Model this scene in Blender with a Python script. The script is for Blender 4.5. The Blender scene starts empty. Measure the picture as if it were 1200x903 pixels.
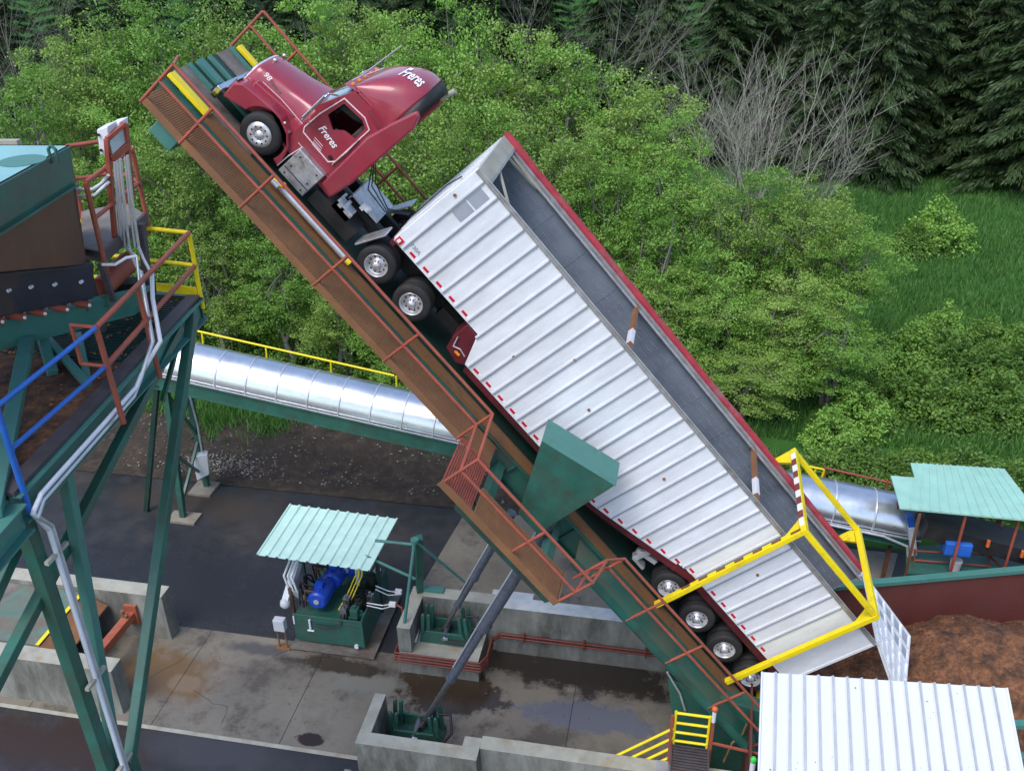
import bpy, math, random
import numpy as np
from mathutils import Vector, Matrix, noise as mnoise

sc = bpy.context.scene
random.seed(7); rng = np.random.default_rng(7)
PI = math.pi
R = math.radians

# ------------------------------------------------------------ camera, sky, sun, exposure
CAM = Vector((6.0952, -18.2376, 20.9773))
PITCH, YAW, ROLL, FPX = R(28.924), R(-11.170), R(1.0118), 1113.66
TH = R(49.95)                                   # tilt of the truck dumper deck
cy_, sy_, cp_, sp_ = math.cos(YAW), math.sin(YAW), math.cos(PITCH), math.sin(PITCH)
FWD = Vector((sy_*cp_, cy_*cp_, -sp_)); r0 = Vector((cy_, -sy_, 0)); d0 = FWD.cross(r0)
RGT = math.cos(ROLL)*r0 + math.sin(ROLL)*d0
DWN = math.cos(ROLL)*d0 - math.sin(ROLL)*r0
cd = bpy.data.cameras.new('camera'); cam = bpy.data.objects.new('camera', cd); sc.collection.objects.link(cam)
mt = Matrix((RGT, -DWN, -FWD)).transposed().to_4x4(); mt.translation = CAM; cam.matrix_world = mt
cd.sensor_width = 36; cd.lens = 36*FPX/1200; cd.clip_start = .1; cd.clip_end = 2000
sc.camera = cam
sc.render.resolution_x = 1024; sc.render.resolution_y = 770
SUN_EL, SUN_AZ = R(58), R(205)                  # azimuth clockwise from +Y: high, behind the camera
world = bpy.data.worlds.new('World'); sc.world = world; world.use_nodes = True
wn = world.node_tree; wn.nodes.clear()
sky = wn.nodes.new('ShaderNodeTexSky'); sky.sky_type = 'NISHITA'; sky.sun_disc = False
sky.sun_elevation = SUN_EL; sky.sun_rotation = SUN_AZ; sky.air_density = 1.0; sky.dust_density = 1.5; sky.ozone_density = 1.0
bg = wn.nodes.new('ShaderNodeBackground'); bg.inputs[1].default_value = .15
wo = wn.nodes.new('ShaderNodeOutputWorld'); wn.links.new(sky.outputs[0], bg.inputs[0]); wn.links.new(bg.outputs[0], wo.inputs[0])
sl = bpy.data.lights.new('sun', 'SUN'); sl.energy = 1.3; sl.angle = R(30); sl.color = (1, .97, .93)
so = bpy.data.objects.new('sun', sl); sc.collection.objects.link(so)
sd = Vector((math.sin(SUN_AZ)*math.cos(SUN_EL), math.cos(SUN_AZ)*math.cos(SUN_EL), math.sin(SUN_EL)))
so.rotation_euler = sd.to_track_quat('Z', 'Y').to_euler()
sc.view_settings.view_transform = 'Standard'; sc.view_settings.look = 'None'
sc.view_settings.gamma = 1; sc.view_settings.exposure = 0.85
sc.render.engine = 'CYCLES'

# ------------------------------------------------------------ places: photo pixel + a known plane -> metres
def ray(px, py): return FWD + (px-600)/FPX*RGT + (py-451.5)/FPX*DWN
def at_y(px, py, Y): v = ray(px, py); return CAM + v*((Y-CAM.y)/v.y)
def at_z(px, py, Z): v = ray(px, py); return CAM + v*((Z-CAM.z)/v.z)
def at_x(px, py, X): v = ray(px, py); return CAM + v*((X-CAM.x)/v.x)
cT, sT = math.cos(TH), math.sin(TH)
def W3(s, v, h): return Vector((s*cT+h*sT, v, 14-s*sT+h*cT))          # deck frame -> world
def toD(P): z = P.z-14; return Vector((P.x*cT-z*sT, P.y, P.x*sT+z*cT))  # world -> deck frame
def dk(px, py, v): return toD(at_y(px, py, v))
def dkh(px, py, h):
    v = ray(px, py); n = Vector((sT, 0, cT)); C0 = CAM-Vector((0, 0, 14)); t = (h-C0.dot(n))/v.dot(n)
    return toD(CAM+v*t)

# ------------------------------------------------------------ objects
ORG = {}
def tag(o, label, cat, group=None):
    o['label'] = label; o['category'] = cat
    if group: o['group'] = group
    return o
def thing(name, label, cat, base, frame='W', group=None):
    o = bpy.data.objects.new(name, None); sc.collection.objects.link(o)
    base = Vector(base)
    if frame == 'D': o.location = W3(*base); o.rotation_euler = (0, TH, 0)
    else: o.location = base
    o.empty_display_size = .3
    ORG[o.name] = base
    return tag(o, label, cat, group)
class MB:
    def __init__(s): s.v = []; s.f = []; s.m = []; s.mi = 0; s.sm = []
    def add(s, vs, fs, smooth=False):
        n = len(s.v); s.v += [tuple(a) for a in vs]
        for f in fs: s.f.append(tuple(n+i for i in f)); s.m.append(s.mi); s.sm.append(smooth)
        return s
    def box(s, x0, x1, y0, y1, z0, z1):
        vs = [(x, y, z) for x in (x0, x1) for y in (y0, y1) for z in (z0, z1)]
        return s.add(vs, [(0,1,3,2),(4,6,7,5),(0,4,5,1),(2,3,7,6),(0,2,6,4),(1,5,7,3)])
    def bar(s, p, q, w, h=None, up=(0, 0, 1)):
        p, q = Vector(p), Vector(q); h = h or w; d = (q-p).normalized(); up = Vector(up)
        if abs(d.dot(up)) > .98: up = Vector((0, 1, 0))
        a = d.cross(up).normalized()*w/2; b = a.cross(d).normalized()*h/2
        return s.add([p-a-b, p+a-b, p+a+b, p-a+b, q-a-b, q+a-b, q+a+b, q-a+b],
                     [(0,1,2,3),(7,6,5,4),(0,4,5,1),(1,5,6,2),(2,6,7,3),(3,7,4,0)])
    def ibeam(s, p, q, w, h, t=.02, up=(0, 0, 1)):
        p, q = Vector(p), Vector(q); d = (q-p).normalized(); up = Vector(up)
        if abs(d.dot(up)) > .98: up = Vector((0, 1, 0))
        a = d.cross(up).normalized(); b = a.cross(d).normalized()
        s.bar(p, q, t, h-2*t-.002, up); s.bar(p+b*(h/2-t/2), q+b*(h/2-t/2), w, t, up); s.bar(p-b*(h/2-t/2), q-b*(h/2-t/2), w, t, up)
        return s
    def tube(s, p, q, r, n=10, r2=None, caps=True):
        p, q = Vector(p), Vector(q); r2 = r if r2 is None else r2; d = (q-p).normalized()
        up = Vector((0, 0, 1)) if abs(d.z) < .9 else Vector((1, 0, 0))
        a = d.cross(up).normalized(); b = a.cross(d)
        vs = [p+(a*math.cos(2*PI*i/n)+b*math.sin(2*PI*i/n))*r for i in range(n)] + [q+(a*math.cos(2*PI*i/n)+b*math.sin(2*PI*i/n))*r2 for i in range(n)]
        s.add(vs, [(i, (i+1) % n, n+(i+1) % n, n+i) for i in range(n)], True)
        if caps: s.add(vs[:n], [tuple(range(n))[::-1]]); s.add(vs[n:], [tuple(range(n))])
        return s
    def path(s, pts, r, n=8):
        pts = [Vector(p) for p in pts]
        for a, b in zip(pts, pts[1:]):
            if (a-b).length > 1e-4: s.tube(a, b, r, n)
        for a in pts[1:-1]: s.ball(a, r, 6, n)
        return s
    def ball(s, c, r, m=6, n=8, sc_=(1, 1, 1)):
        c = Vector(c); vs = []; fs = []
        for i in range(m+1):
            t = PI*i/m
            for j in range(n):
                a = 2*PI*j/n; vs.append(c+Vector((math.sin(t)*math.cos(a)*sc_[0], math.sin(t)*math.sin(a)*sc_[1], math.cos(t)*sc_[2]))*r)
        for i in range(m):
            for j in range(n): fs.append((i*n+j, (i+1)*n+j, (i+1)*n+(j+1) % n, i*n+(j+1) % n))
        return s.add(vs, fs, True)
    def prism(s, pts, ax, a, b):
        """polygon pts (2-D) extruded along axis ax from a to b"""
        def P(u, w, t): return {0: (t, u, w), 1: (u, t, w), 2: (u, w, t)}[ax]
        n = len(pts); vs = [P(u, w, a) for u, w in pts]+[P(u, w, b) for u, w in pts]
        return s.add(vs, [tuple(range(n)), tuple(range(2*n-1, n-1, -1))]+[(i, n+i, n+(i+1) % n, (i+1) % n) for i in range(n)])
    def slab(s, pts, d):
        """3-D polygon thickened by vector d"""
        d = Vector(d); pts = [Vector(p) for p in pts]; n = len(pts)
        return s.add(pts+[p+d for p in pts], [tuple(range(n)), tuple(range(2*n-1, n-1, -1))]+[(i, n+i, n+(i+1) % n, (i+1) % n) for i in range(n)])
    def lathe(s, prof, c, ax=1, n=32, smooth=True):
        c = Vector(c); vs = []; fs = []
        for r, t in prof:
            for j in range(n):
                a = 2*PI*j/n; u, w = r*math.cos(a), r*math.sin(a)
                vs.append(c+Vector({0: (t, u, w), 1: (u, t, w), 2: (u, w, t)}[ax]))
        for i in range(len(prof)-1):
            for j in range(n): fs.append((i*n+j, i*n+(j+1) % n, (i+1)*n+(j+1) % n, (i+1)*n+j))
        return s.add(vs, fs, smooth)
    def grid(s, fn, nu, nv, smooth=True, thick=None):
        vs = [Vector(fn(i/nu, j/nv)) for i in range(nu+1) for j in range(nv+1)]
        fs = [(i*(nv+1)+j, (i+1)*(nv+1)+j, (i+1)*(nv+1)+j+1, i*(nv+1)+j+1) for i in range(nu) for j in range(nv)]
        s.add(vs, fs, smooth)
        return s
    def build(s, name, mat, parent=None, bevel=0, origin=None, kind=None, solid=0):
        org = ORG[parent.name] if parent else Vector(origin or (0, 0, 0))
        me = bpy.data.meshes.new(name)
        me.from_pydata([(a[0]-org.x, a[1]-org.y, a[2]-org.z) for a in s.v], [], s.f)
        mats = mat if isinstance(mat, (list, tuple)) else [mat]
        for m in mats: me.materials.append(m)
        me.polygons.foreach_set('material_index', s.m); me.polygons.foreach_set('use_smooth', s.sm); me.update()
        o = bpy.data.objects.new(name, me); sc.collection.objects.link(o)
        if parent: o.parent = parent; ORG[o.name] = org
        else: o.location = org; ORG[o.name] = org
        if kind: o['kind'] = kind
        if solid: md = o.modifiers.new('solid', 'SOLIDIFY'); md.thickness = solid; md.offset = 0
        if bevel: md = o.modifiers.new('bevel', 'BEVEL'); md.width = bevel; md.segments = 2; md.limit_method = 'ANGLE'; md.angle_limit = R(50)
        return o
def kids(o): return [c for c in bpy.data.objects if c.parent == o]
def copy_tree(o, parent=None, depth=0):
    c = o.copy(); sc.collection.objects.link(c); ORG[c.name] = ORG.get(o.name)
    if parent: c.parent = parent
    for ch in kids(o): copy_tree(ch, c)
    return c

# ------------------------------------------------------------ materials
def M(name, col, rough=.6, metal=0., var=.18, scale=2., dirt=None, damt=.45, dscale=1.2, bump=0., bscale=30., dsoft=.12, stretch=None, rvar=.1, coat=0.):
    m = bpy.data.materials.new(name); m.use_nodes = True; nt = m.node_tree; N = nt.nodes; L = nt.links
    b = N['Principled BSDF']; b.inputs['Metallic'].default_value = metal
    if coat: b.inputs['Coat Weight'].default_value = coat; b.inputs['Coat Roughness'].default_value = .08
    tc = N.new('ShaderNodeTexCoord'); src = tc.outputs['Object']
    if stretch:
        mp = N.new('ShaderNodeMapping'); mp.inputs['Scale'].default_value = stretch; L.new(src, mp.inputs[0]); src = mp.outputs[0]
    n1 = N.new('ShaderNodeTexNoise'); n1.inputs['Scale'].default_value = scale; n1.inputs['Detail'].default_value = 6; n1.inputs['Roughness'].default_value = .65; L.new(src, n1.inputs['Vector'])
    r1 = N.new('ShaderNodeValToRGB'); r1.color_ramp.elements[0].position = .3; r1.color_ramp.elements[1].position = .7
    lo = [max(0, c*(1-var)) for c in col]; hi = [min(1, c*(1+var)) for c in col]
    r1.color_ramp.elements[0].color = (*lo, 1); r1.color_ramp.elements[1].color = (*hi, 1); L.new(n1.outputs[0], r1.inputs[0])
    out = r1.outputs[0]
    if dirt:
        n2 = N.new('ShaderNodeTexNoise'); n2.inputs['Scale'].default_value = dscale; n2.inputs['Detail'].default_value = 9; n2.inputs['Roughness'].default_value = .72
        L.new(src, n2.inputs['Vector'])
        r2 = N.new('ShaderNodeValToRGB'); p = 1-damt
        r2.color_ramp.elements[0].position = max(0, .25+p*.5-dsoft); r2.color_ramp.elements[1].position = min(1, .25+p*.5+dsoft)
        r2.color_ramp.elements[0].color = (0, 0, 0, 1); r2.color_ramp.elements[1].color = (1, 1, 1, 1); L.new(n2.outputs[0], r2.inputs[0])
        mx = N.new('ShaderNodeMixRGB'); L.new(r2.outputs[0], mx.inputs[0]); L.new(out, mx.inputs[1]); mx.inputs[2].default_value = (*dirt, 1); out = mx.outputs[0]
    L.new(out, b.inputs['Base Color'])
    mr = N.new('ShaderNodeMapRange'); mr.inputs['To Min'].default_value = max(.02, rough-rvar); mr.inputs['To Max'].default_value = min(1, rough+rvar); mr.inputs[1].default_value = .3; mr.inputs[2].default_value = .7
    L.new(n1.outputs[0], mr.inputs[0]); L.new(mr.outputs[0], b.inputs['Roughness'])
    if bump:
        n3 = N.new('ShaderNodeTexNoise'); n3.inputs['Scale'].default_value = bscale; n3.inputs['Detail'].default_value = 4; L.new(tc.outputs['Object'], n3.inputs['Vector'])
        bp = N.new('ShaderNodeBump'); bp.inputs['Strength'].default_value = bump; bp.inputs['Distance'].default_value = .02; L.new(n3.outputs[0], bp.inputs['Height']); L.new(bp.outputs[0], b.inputs['Normal'])
    return m
MT = dict(
 asphalt=M('asphalt', (.024,.024,.029), .42, var=.35, scale=1.1, dirt=(.055,.045,.04), damt=.35, dscale=.5, bump=.25, bscale=60, rvar=.16),
 concrete=M('concrete', (.205,.18,.142), .5, var=.3, scale=.9, dirt=(.095,.08,.066), damt=.42, dscale=.45, bump=.15, bscale=25, rvar=.22, dsoft=.06),
 wall=M('wall concrete', (.25,.25,.22), .8, var=.25, scale=1.5, dirt=(.1,.095,.08), damt=.45, dscale=1.1, stretch=(1,1,.35), bump=.15, bscale=20),
 walltop=M('wall top', (.36,.35,.29), .8, var=.2, scale=2, dirt=(.3,.19,.08), damt=.2, dscale=1.3),
 whitetop=M('white painted wall top', (.5,.52,.52), .7, var=.15, scale=3, dirt=(.3,.29,.27), damt=.25),
 dirt=M('bank soil', (.034,.024,.017), .9, var=.5, scale=1.5, dirt=(.085,.062,.04), damt=.25, dscale=3, bump=.8, bscale=12),
 green=M('green steel paint', (.022,.12,.092), .42, var=.25, scale=1.2, dirt=(.05,.055,.035), damt=.3, dscale=2.2, dsoft=.2, bump=.15, bscale=8),
 wplate=M('worn green walkway plate', (.025,.14,.105), .5, var=.25, scale=1.0, dirt=(.13,.06,.03), damt=.4, dscale=.5, dsoft=.15),
 wcover=M('worn pale green plate', (.09,.2,.16), .6, var=.3, scale=1.5, dirt=(.16,.12,.09), damt=.5, dscale=1.2),
 greenlt=M('weathered green paint', (.06,.20,.17), .5, var=.2, scale=1.5, dirt=(.06,.12,.1), damt=.3, dscale=1.5),
 greendk=M('dark green deck paint', (.012,.045,.036), .5, var=.3, scale=1.2, dirt=(.035,.03,.02), damt=.3, dscale=1.3),
 girder=M('green girder paint', (.018,.11,.085), .5, var=.25, scale=1.2, dirt=(.05,.04,.03), damt=.36, dscale=.9),
 rust=M('rusty walkway steel', (.27,.12,.048), .8, var=.25, scale=2.5, dirt=(.17,.085,.045), damt=.45, dscale=1.0, dsoft=.25),
 rustcurb=M('rusty curb steel', (.21,.095,.035), .7, var=.25, scale=2, dirt=(.12,.06,.03), damt=.4, dscale=2),
 redrail=M('red oxide handrail paint', (.33,.075,.045), .55, var=.2, scale=4, dirt=(.2,.07,.04), damt=.3),
 redpanel=M('red oxide grating', (.3,.06,.04), .7, var=.25, scale=4),
 yellow=M('yellow safety paint', (.85,.66,.01), .4, var=.08, scale=3, dirt=(.5,.36,.03), damt=.18, dscale=2),
 blue=M('blue handrail paint', (.02,.12,.46), .4, var=.12, scale=3),
 white=M('white aluminium side', (.82,.85,.9), .36, var=.03, scale=1.2, dirt=(.56,.57,.6), damt=.3, dscale=1.4, metal=.05, dsoft=.25, bump=.35, bscale=1.6, stretch=(1.6,1,.5)),
 ribm=M('grey rib shade and treads', (.36,.38,.42), .45, var=.12, scale=3, metal=.3),  # aluminium grey; on ribs its darkness stands in for their shadow lines
 rail=M('aluminium rail', (.4,.39,.39), .45, var=.2, scale=4, metal=.5, dirt=(.2,.15,.12), damt=.2),
 inside=M('worn inside liner', (.24,.275,.33), .4, var=.3, scale=.7, metal=.35, dirt=(.3,.33,.38), damt=.3, dscale=.8),
 maroon=M('maroon truck paint', (.30,.026,.05), .36, var=.12, scale=2, coat=.5, rvar=.08, dirt=(.24,.05,.06), damt=.35, dscale=1.5),
 maroondk=M('maroon frame paint', (.11,.012,.02), .4, var=.25, scale=2, dirt=(.03,.015,.015), damt=.35),
 tarp=M('red rolled tarp', (.36,.03,.045), .55, var=.25, scale=3, dirt=(.2,.18,.18), damt=.18, dscale=1.0),
 chrome=M('polished metal', (.72,.72,.74), .16, metal=1, var=.08, scale=4, rvar=.06),
 alu=M('aluminium wheel', (.66,.66,.69), .32, metal=.55, var=.1, scale=5, dirt=(.3,.27,.25), damt=.2, dscale=4),
 plate=M('diamond plate', (.6,.6,.62), .38, metal=.75, var=.2, scale=5, dirt=(.2,.17,.15), damt=.25, dscale=3, bump=.4, bscale=60),
 galv=M('galvanised cover', (.66,.7,.75), .3, metal=.9, var=.08, scale=2, rvar=.05),
 conduit=M('galvanised conduit', (.62,.63,.66), .4, metal=.6, var=.1, scale=4),
 tyre=M('tyre rubber', (.016,.016,.018), .75, var=.3, scale=6, dirt=(.04,.036,.03), damt=.25),
 black=M('black underframe', (.012,.012,.013), .6, var=.4, scale=3, dirt=(.03,.024,.02), damt=.3),
 rubber=M('black rubber hose', (.02,.02,.022), .5),
 glass=M('dark window glass', (.012,.014,.016), .05, var=.1, scale=2, rvar=.01),
 wscreen=M('windscreen glass', (.13,.17,.18), .05, var=.1, scale=2, rvar=.01, coat=1.),
 orange=M('orange lamp lens', (.9,.3,.02), .3, var=.05),
 redlens=M('red reflector', (.6,.01,.03), .3, var=.05),
 stripe=M('white reflector tape', (.8,.8,.8), .4, var=.05),
 paintw=M('white lettering', (.85,.82,.84), .4, var=.03),
 paintg=M('grey lettering', (.3,.3,.32), .5, var=.03),
 pink=M('pale door trim', (.75,.55,.58), .35, var=.05),
 grey=M('grey decal', (.33,.36,.41), .5, var=.06, scale=4),
 mint=M('mint roof sheet', (.54,.77,.67), .4, var=.06, scale=1.5, dirt=(.42,.6,.52), damt=.3, dscale=2, dsoft=.25),
 mint2=M('weathered mint roof sheet', (.30,.54,.45), .45, var=.1, scale=1.5, dirt=(.3,.48,.4), damt=.25),
 wroof=M('white roof sheet', (.62,.65,.69), .4, var=.04, scale=1.5, dirt=(.5,.52,.54), damt=.25, dscale=1.5, dsoft=.25, stretch=(2,.4,1)),
 steel=M('rusty brown steel plate', (.1,.056,.04), .6, var=.25, scale=1.5, dirt=(.2,.07,.025), damt=.3, dscale=1.6, dsoft=.2, stretch=(1,1,.25), metal=.1),
 skirt=M('blue grey steel plate', (.06,.065,.085), .5, var=.2, scale=2, dirt=(.16,.08,.03), damt=.2, dscale=2, stretch=(1,1,.2), metal=.3),
 lid=M('pale green bin top', (.20,.42,.42), .4, var=.15, scale=1, dirt=(.3,.5,.5), damt=.3, dscale=.8),
 floorp=M('grey floor plate', (.2,.18,.16), .6, var=.3, scale=2, dirt=(.1,.07,.05), damt=.4),
 toe=M('grey beam cap', (.065,.055,.062), .6, var=.3, scale=3, dirt=(.12,.06,.04), damt=.2),
 cyl=M('hydraulic cylinder paint', (.12,.135,.17), .3, var=.2, scale=3, metal=.4),
 rod=M('hydraulic rod', (.25,.25,.26), .3, metal=.8, var=.2, scale=3),
 motor=M('blue motor paint', (.012,.06,.42), .35, var=.15, scale=4),
 boxg=M('light grey enclosure', (.5,.53,.56), .45, var=.06, scale=3),
 boxw=M('white enclosure', (.72,.72,.78), .4, var=.04, scale=3),
 bark=M('bark mulch', (.19,.08,.035), .95, var=.7, scale=9, dirt=(.045,.022,.013), damt=.5, dscale=2.5, bump=1., bscale=14),
 chip=M('bark chips', (.22,.09,.04), .9, var=.6, scale=20),
 pipered=M('red pipe', (.2,.045,.03), .55, var=.2, scale=4),
 strut=M('orange strut', (.36,.09,.045), .6, var=.2, scale=3, dirt=(.3,.2,.15), damt=.2, dscale=5),
 wallred=M('maroon bin wall', (.12,.032,.028), .6, var=.15, scale=1, dirt=(.09,.03,.025), damt=.3, dscale=1),
 puddle=M('muddy water', (.03,.019,.011), .07, var=.2, scale=2, rvar=.03),
 ypuddle=M('rust mud', (.13,.066,.02), .35, var=.3, scale=1.2, dirt=(.17,.12,.07), damt=.4, rvar=.2),
 ctan=M('drier concrete', (.25,.225,.18), .7, var=.2, scale=1.5, dirt=(.17,.14,.11), damt=.4, dscale=1.2),
 cbl=M('wet sheen concrete', (.15,.15,.16), .22, var=.25, scale=2.0, dirt=(.1,.09,.085), damt=.3),
 stone=M('pale stones', (.2,.18,.155), .8, var=.75, scale=2.3),
 trunk=M('alder bark', (.17,.16,.135), .85, var=.3, scale=6),
 dead=M('lichen covered dead wood', (.34,.34,.27), .9, var=.3, scale=4, dirt=(.2,.17,.15), damt=.4),
 darkwood=M('conifer bark', (.05,.035,.025), .9, var=.3),
 green_led=M('green cap', (.05,.6,.08), .4, var=.05),
 cone=M('orange cover', (.6,.12,.03), .5, var=.1),
 bluebox=M('blue tote', (.02,.12,.5), .5, var=.1),
)
def leafmat(name, lo, hi, sheen=.35):
    m = bpy.data.materials.new(name); m.use_nodes = True; nt = m.node_tree; N = nt.nodes; L = nt.links; N.clear()
    g = N.new('ShaderNodeNewGeometry'); oi = N.new('ShaderNodeObjectInfo'); tc = N.new('ShaderNodeTexCoord')
    ns = N.new('ShaderNodeTexNoise'); ns.inputs['Scale'].default_value = .55; ns.inputs['Detail'].default_value = 3; L.new(tc.outputs['Object'], ns.inputs['Vector'])
    ad = N.new('ShaderNodeMath'); ad.operation = 'MULTIPLY_ADD'; L.new(g.outputs['Random Per Island'], ad.inputs[0]); ad.inputs[1].default_value = .5; ad.inputs[2].default_value = -.1
    a2 = N.new('ShaderNodeMath'); a2.operation = 'MULTIPLY_ADD'; L.new(oi.outputs['Random'], a2.inputs[0]); a2.inputs[1].default_value = .35; L.new(ad.outputs[0], a2.inputs[2])
    a3 = N.new('ShaderNodeMath'); a3.operation = 'MULTIPLY_ADD'; L.new(ns.outputs[0], a3.inputs[0]); a3.inputs[1].default_value = .45; L.new(a2.outputs[0], a3.inputs[2])
    mx = N.new('ShaderNodeMixRGB'); L.new(a3.outputs[0], mx.inputs[0]); mx.inputs[1].default_value = (*lo, 1); mx.inputs[2].default_value = (*hi, 1)
    d = N.new('ShaderNodeBsdfPrincipled'); d.inputs['Roughness'].default_value = .55; L.new(mx.outputs[0], d.inputs['Base Color'])
    t = N.new('ShaderNodeBsdfTranslucent'); L.new(mx.outputs[0], t.inputs[0])
    ms = N.new('ShaderNodeMixShader'); ms.inputs[0].default_value = sheen; L.new(d.outputs[0], ms.inputs[1]); L.new(t.outputs[0], ms.inputs[2])
    o = N.new('ShaderNodeOutputMaterial'); L.new(ms.outputs[0], o.inputs[0]); return m
LEAF = leafmat('alder leaves', (.055,.15,.018), (.32,.56,.095))
LEAFB = leafmat('young alder leaves', (.08,.17,.024), (.38,.55,.12))
LEAF2 = leafmat('bramble leaves', (.04,.11,.015), (.19,.34,.05))
NEEDLE = leafmat('conifer needles', (.010,.026,.008), (.055,.10,.028), .15)
GRASS = leafmat('grass blades', (.05,.15,.028), (.15,.33,.07))
def groundmat():
    m = bpy.data.materials.new('ground'); m.use_nodes = True; nt = m.node_tree; N = nt.nodes; L = nt.links; b = N['Principled BSDF']
    tc = N.new('ShaderNodeTexCoord'); a = N.new('ShaderNodeTexNoise'); a.inputs['Scale'].default_value = .18; a.inputs['Detail'].default_value = 8; a.inputs['Roughness'].default_value = .7
    L.new(tc.outputs['Object'], a.inputs['Vector'])
    r = N.new('ShaderNodeValToRGB'); E = r.color_ramp.elements; E[0].position = .3; E[0].color = (.025,.07,.018, 1); E[1].position = .7; E[1].color = (.05,.14,.03, 1)
    L.new(a.outputs[0], r.inputs[0]); L.new(r.outputs[0], b.inputs['Base Color']); b.inputs['Roughness'].default_value = 1; b.inputs['Specular IOR Level'].default_value = .05
    return m

# ============================================================ SETTING: ground, paved areas
def ter(x, y):
    e = 10.2+.25*math.sin(x*.9)+.15*math.sin(x*2.3+1)
    k = min(1, max(0, (y-e)/3.0)); k = k*k*(3-2*k)
    z = .75*k
    if y > e: z += .16*k*(mnoise.noise(Vector((x*.6, y*.6, 0)))+.5*mnoise.noise(Vector((x*1.7, y*1.7, 3))))
    if y > 58: z += (y-58)*.16
    if y > 16: z += .35*mnoise.noise(Vector((x*.08, y*.08, 5)))*min(1, (y-16)/10)
    return z
def sheet(name, mat, xs, ys, fz, kind='structure'):
    vs = [(x, y, fz(x, y)) for x in xs for y in ys]; n = len(ys)
    fs = [(i*n+j, (i+1)*n+j, (i+1)*n+j+1, i*n+j+1) for i in range(len(xs)-1) for j in range(n-1)]
    m = MB(); m.add(vs, fs, True); return m.build(name, mat, kind=kind)
xs = sorted(set([-260, -180, -120, -80, -60]+[-45+.5*i for i in range(150)]+[32, 40, 60, 90, 140, 220]))
ys = sorted(set([-90, -60, -40, -20, 0, 8]+[9+.25*i for i in range(40)]+[19+1.2*i for i in range(40)]+[70, 85, 110, 150, 220, 320]))
sheet('ground', groundmat(), xs, ys, lambda x, y: ter(x, y)-.02)
# bare soil bank between the yard and the trees
xs2 = [-26+.22*i for i in range(170)]; ys2 = [9.4+.16*i for i in range(30)]
sheet('bank', MT['dirt'], xs2, ys2, lambda x, y: ter(x, y)+.03+.07*mnoise.noise(Vector((x*1.3, y*1.3, 9)))*min(1, max(0, y-9.6))-.06*max(0, (y-13.3)))
sheet('yard', MT['asphalt'], [-60+2*i for i in range(60)], [-40+2*i for i in range(25)]+[9.6], lambda x, y: .004)
def flat(name, mat, pts, z, kind='structure', jag=0):
    if jag:
        out = []
        for i, (a, b) in enumerate(zip(pts, pts[1:]+pts[:1])):
            n = max(1, int(math.dist(a, b)/.25))
            for k in range(n):
                t = k/n; x = a[0]+(b[0]-a[0])*t; y = a[1]+(b[1]-a[1])*t
                out.append((x+jag*mnoise.noise(Vector((x*1.9, y*1.9, 1))), y+jag*mnoise.noise(Vector((x*1.9, y*1.9, 7)))))
        pts = out
    m = MB(); m.add([(x, y, z) for x, y in pts], [tuple(range(len(pts)))]); return m.build(name, mat, kind=kind)
flat('concrete_pad', MT['concrete'], [(-22, -1.92), (12, -1.92), (12, 2.57), (-1.2, 2.57), (-1.3, 1.93), (-22, 1.93)], .012)
flat('concrete_apron', MT['concrete'], [(-1.75, 4.6), (-1.78, 3.08), (12, 3.08), (14, 9.4), (-1.15, 9.4)], .012)
flat('kerb_strip', MT['walltop'], [(-22, -1.99), (-1.3, -1.99), (-1.3, -1.86), (-22, -1.86)], .02)
def spotted(m, spots):
    """stains and standing water with a shape of their own: colour and gloss of the slab change inside noisy ellipses"""
    nt = m.node_tree; N = nt.nodes; L = nt.links; b = N['Principled BSDF']
    tc = N.new('ShaderNodeTexCoord'); src = tc.outputs['Object']
    ns = N.new('ShaderNodeTexNoise'); ns.inputs['Scale'].default_value = 1.1; ns.inputs['Detail'].default_value = 7; ns.inputs['Roughness'].default_value = .68; L.new(src, ns.inputs['Vector'])
    col = b.inputs['Base Color'].links[0].from_socket; rg = b.inputs['Roughness'].links[0].from_socket
    for px, py, rx, ry, c, ro, soft in spots:
        p = at_z(px, py, 0)
        mp = N.new('ShaderNodeMapping'); mp.vector_type = 'POINT'; mp.inputs['Location'].default_value = (-p.x/rx, -p.y/ry, 0); mp.inputs['Scale'].default_value = (1/rx, 1/ry, 0); L.new(src, mp.inputs[0])
        ln = N.new('ShaderNodeVectorMath'); ln.operation = 'LENGTH'; L.new(mp.outputs[0], ln.inputs[0])
        ad = N.new('ShaderNodeMath'); ad.operation = 'MULTIPLY_ADD'; L.new(ns.outputs[0], ad.inputs[0]); ad.inputs[1].default_value = 2.6; L.new(ln.outputs['Value'], ad.inputs[2])
        mr = N.new('ShaderNodeMapRange'); mr.inputs[1].default_value = 2.3+soft; mr.inputs[2].default_value = 2.3-soft; mr.inputs[3].default_value = 0; mr.inputs[4].default_value = 1; L.new(ad.outputs[0], mr.inputs[0])
        mx = N.new('ShaderNodeMixRGB'); L.new(mr.outputs[0], mx.inputs[0]); L.new(col, mx.inputs[1]); mx.inputs[2].default_value = (*c, 1); col = mx.outputs[0]
        m2 = N.new('ShaderNodeMix'); L.new(mr.outputs[0], m2.inputs[0]); L.new(rg, m2.inputs[2]); m2.inputs[3].default_value = ro; rg = m2.outputs[0]
    L.new(col, b.inputs['Base Color']); L.new(rg, b.inputs['Roughness'])
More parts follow.
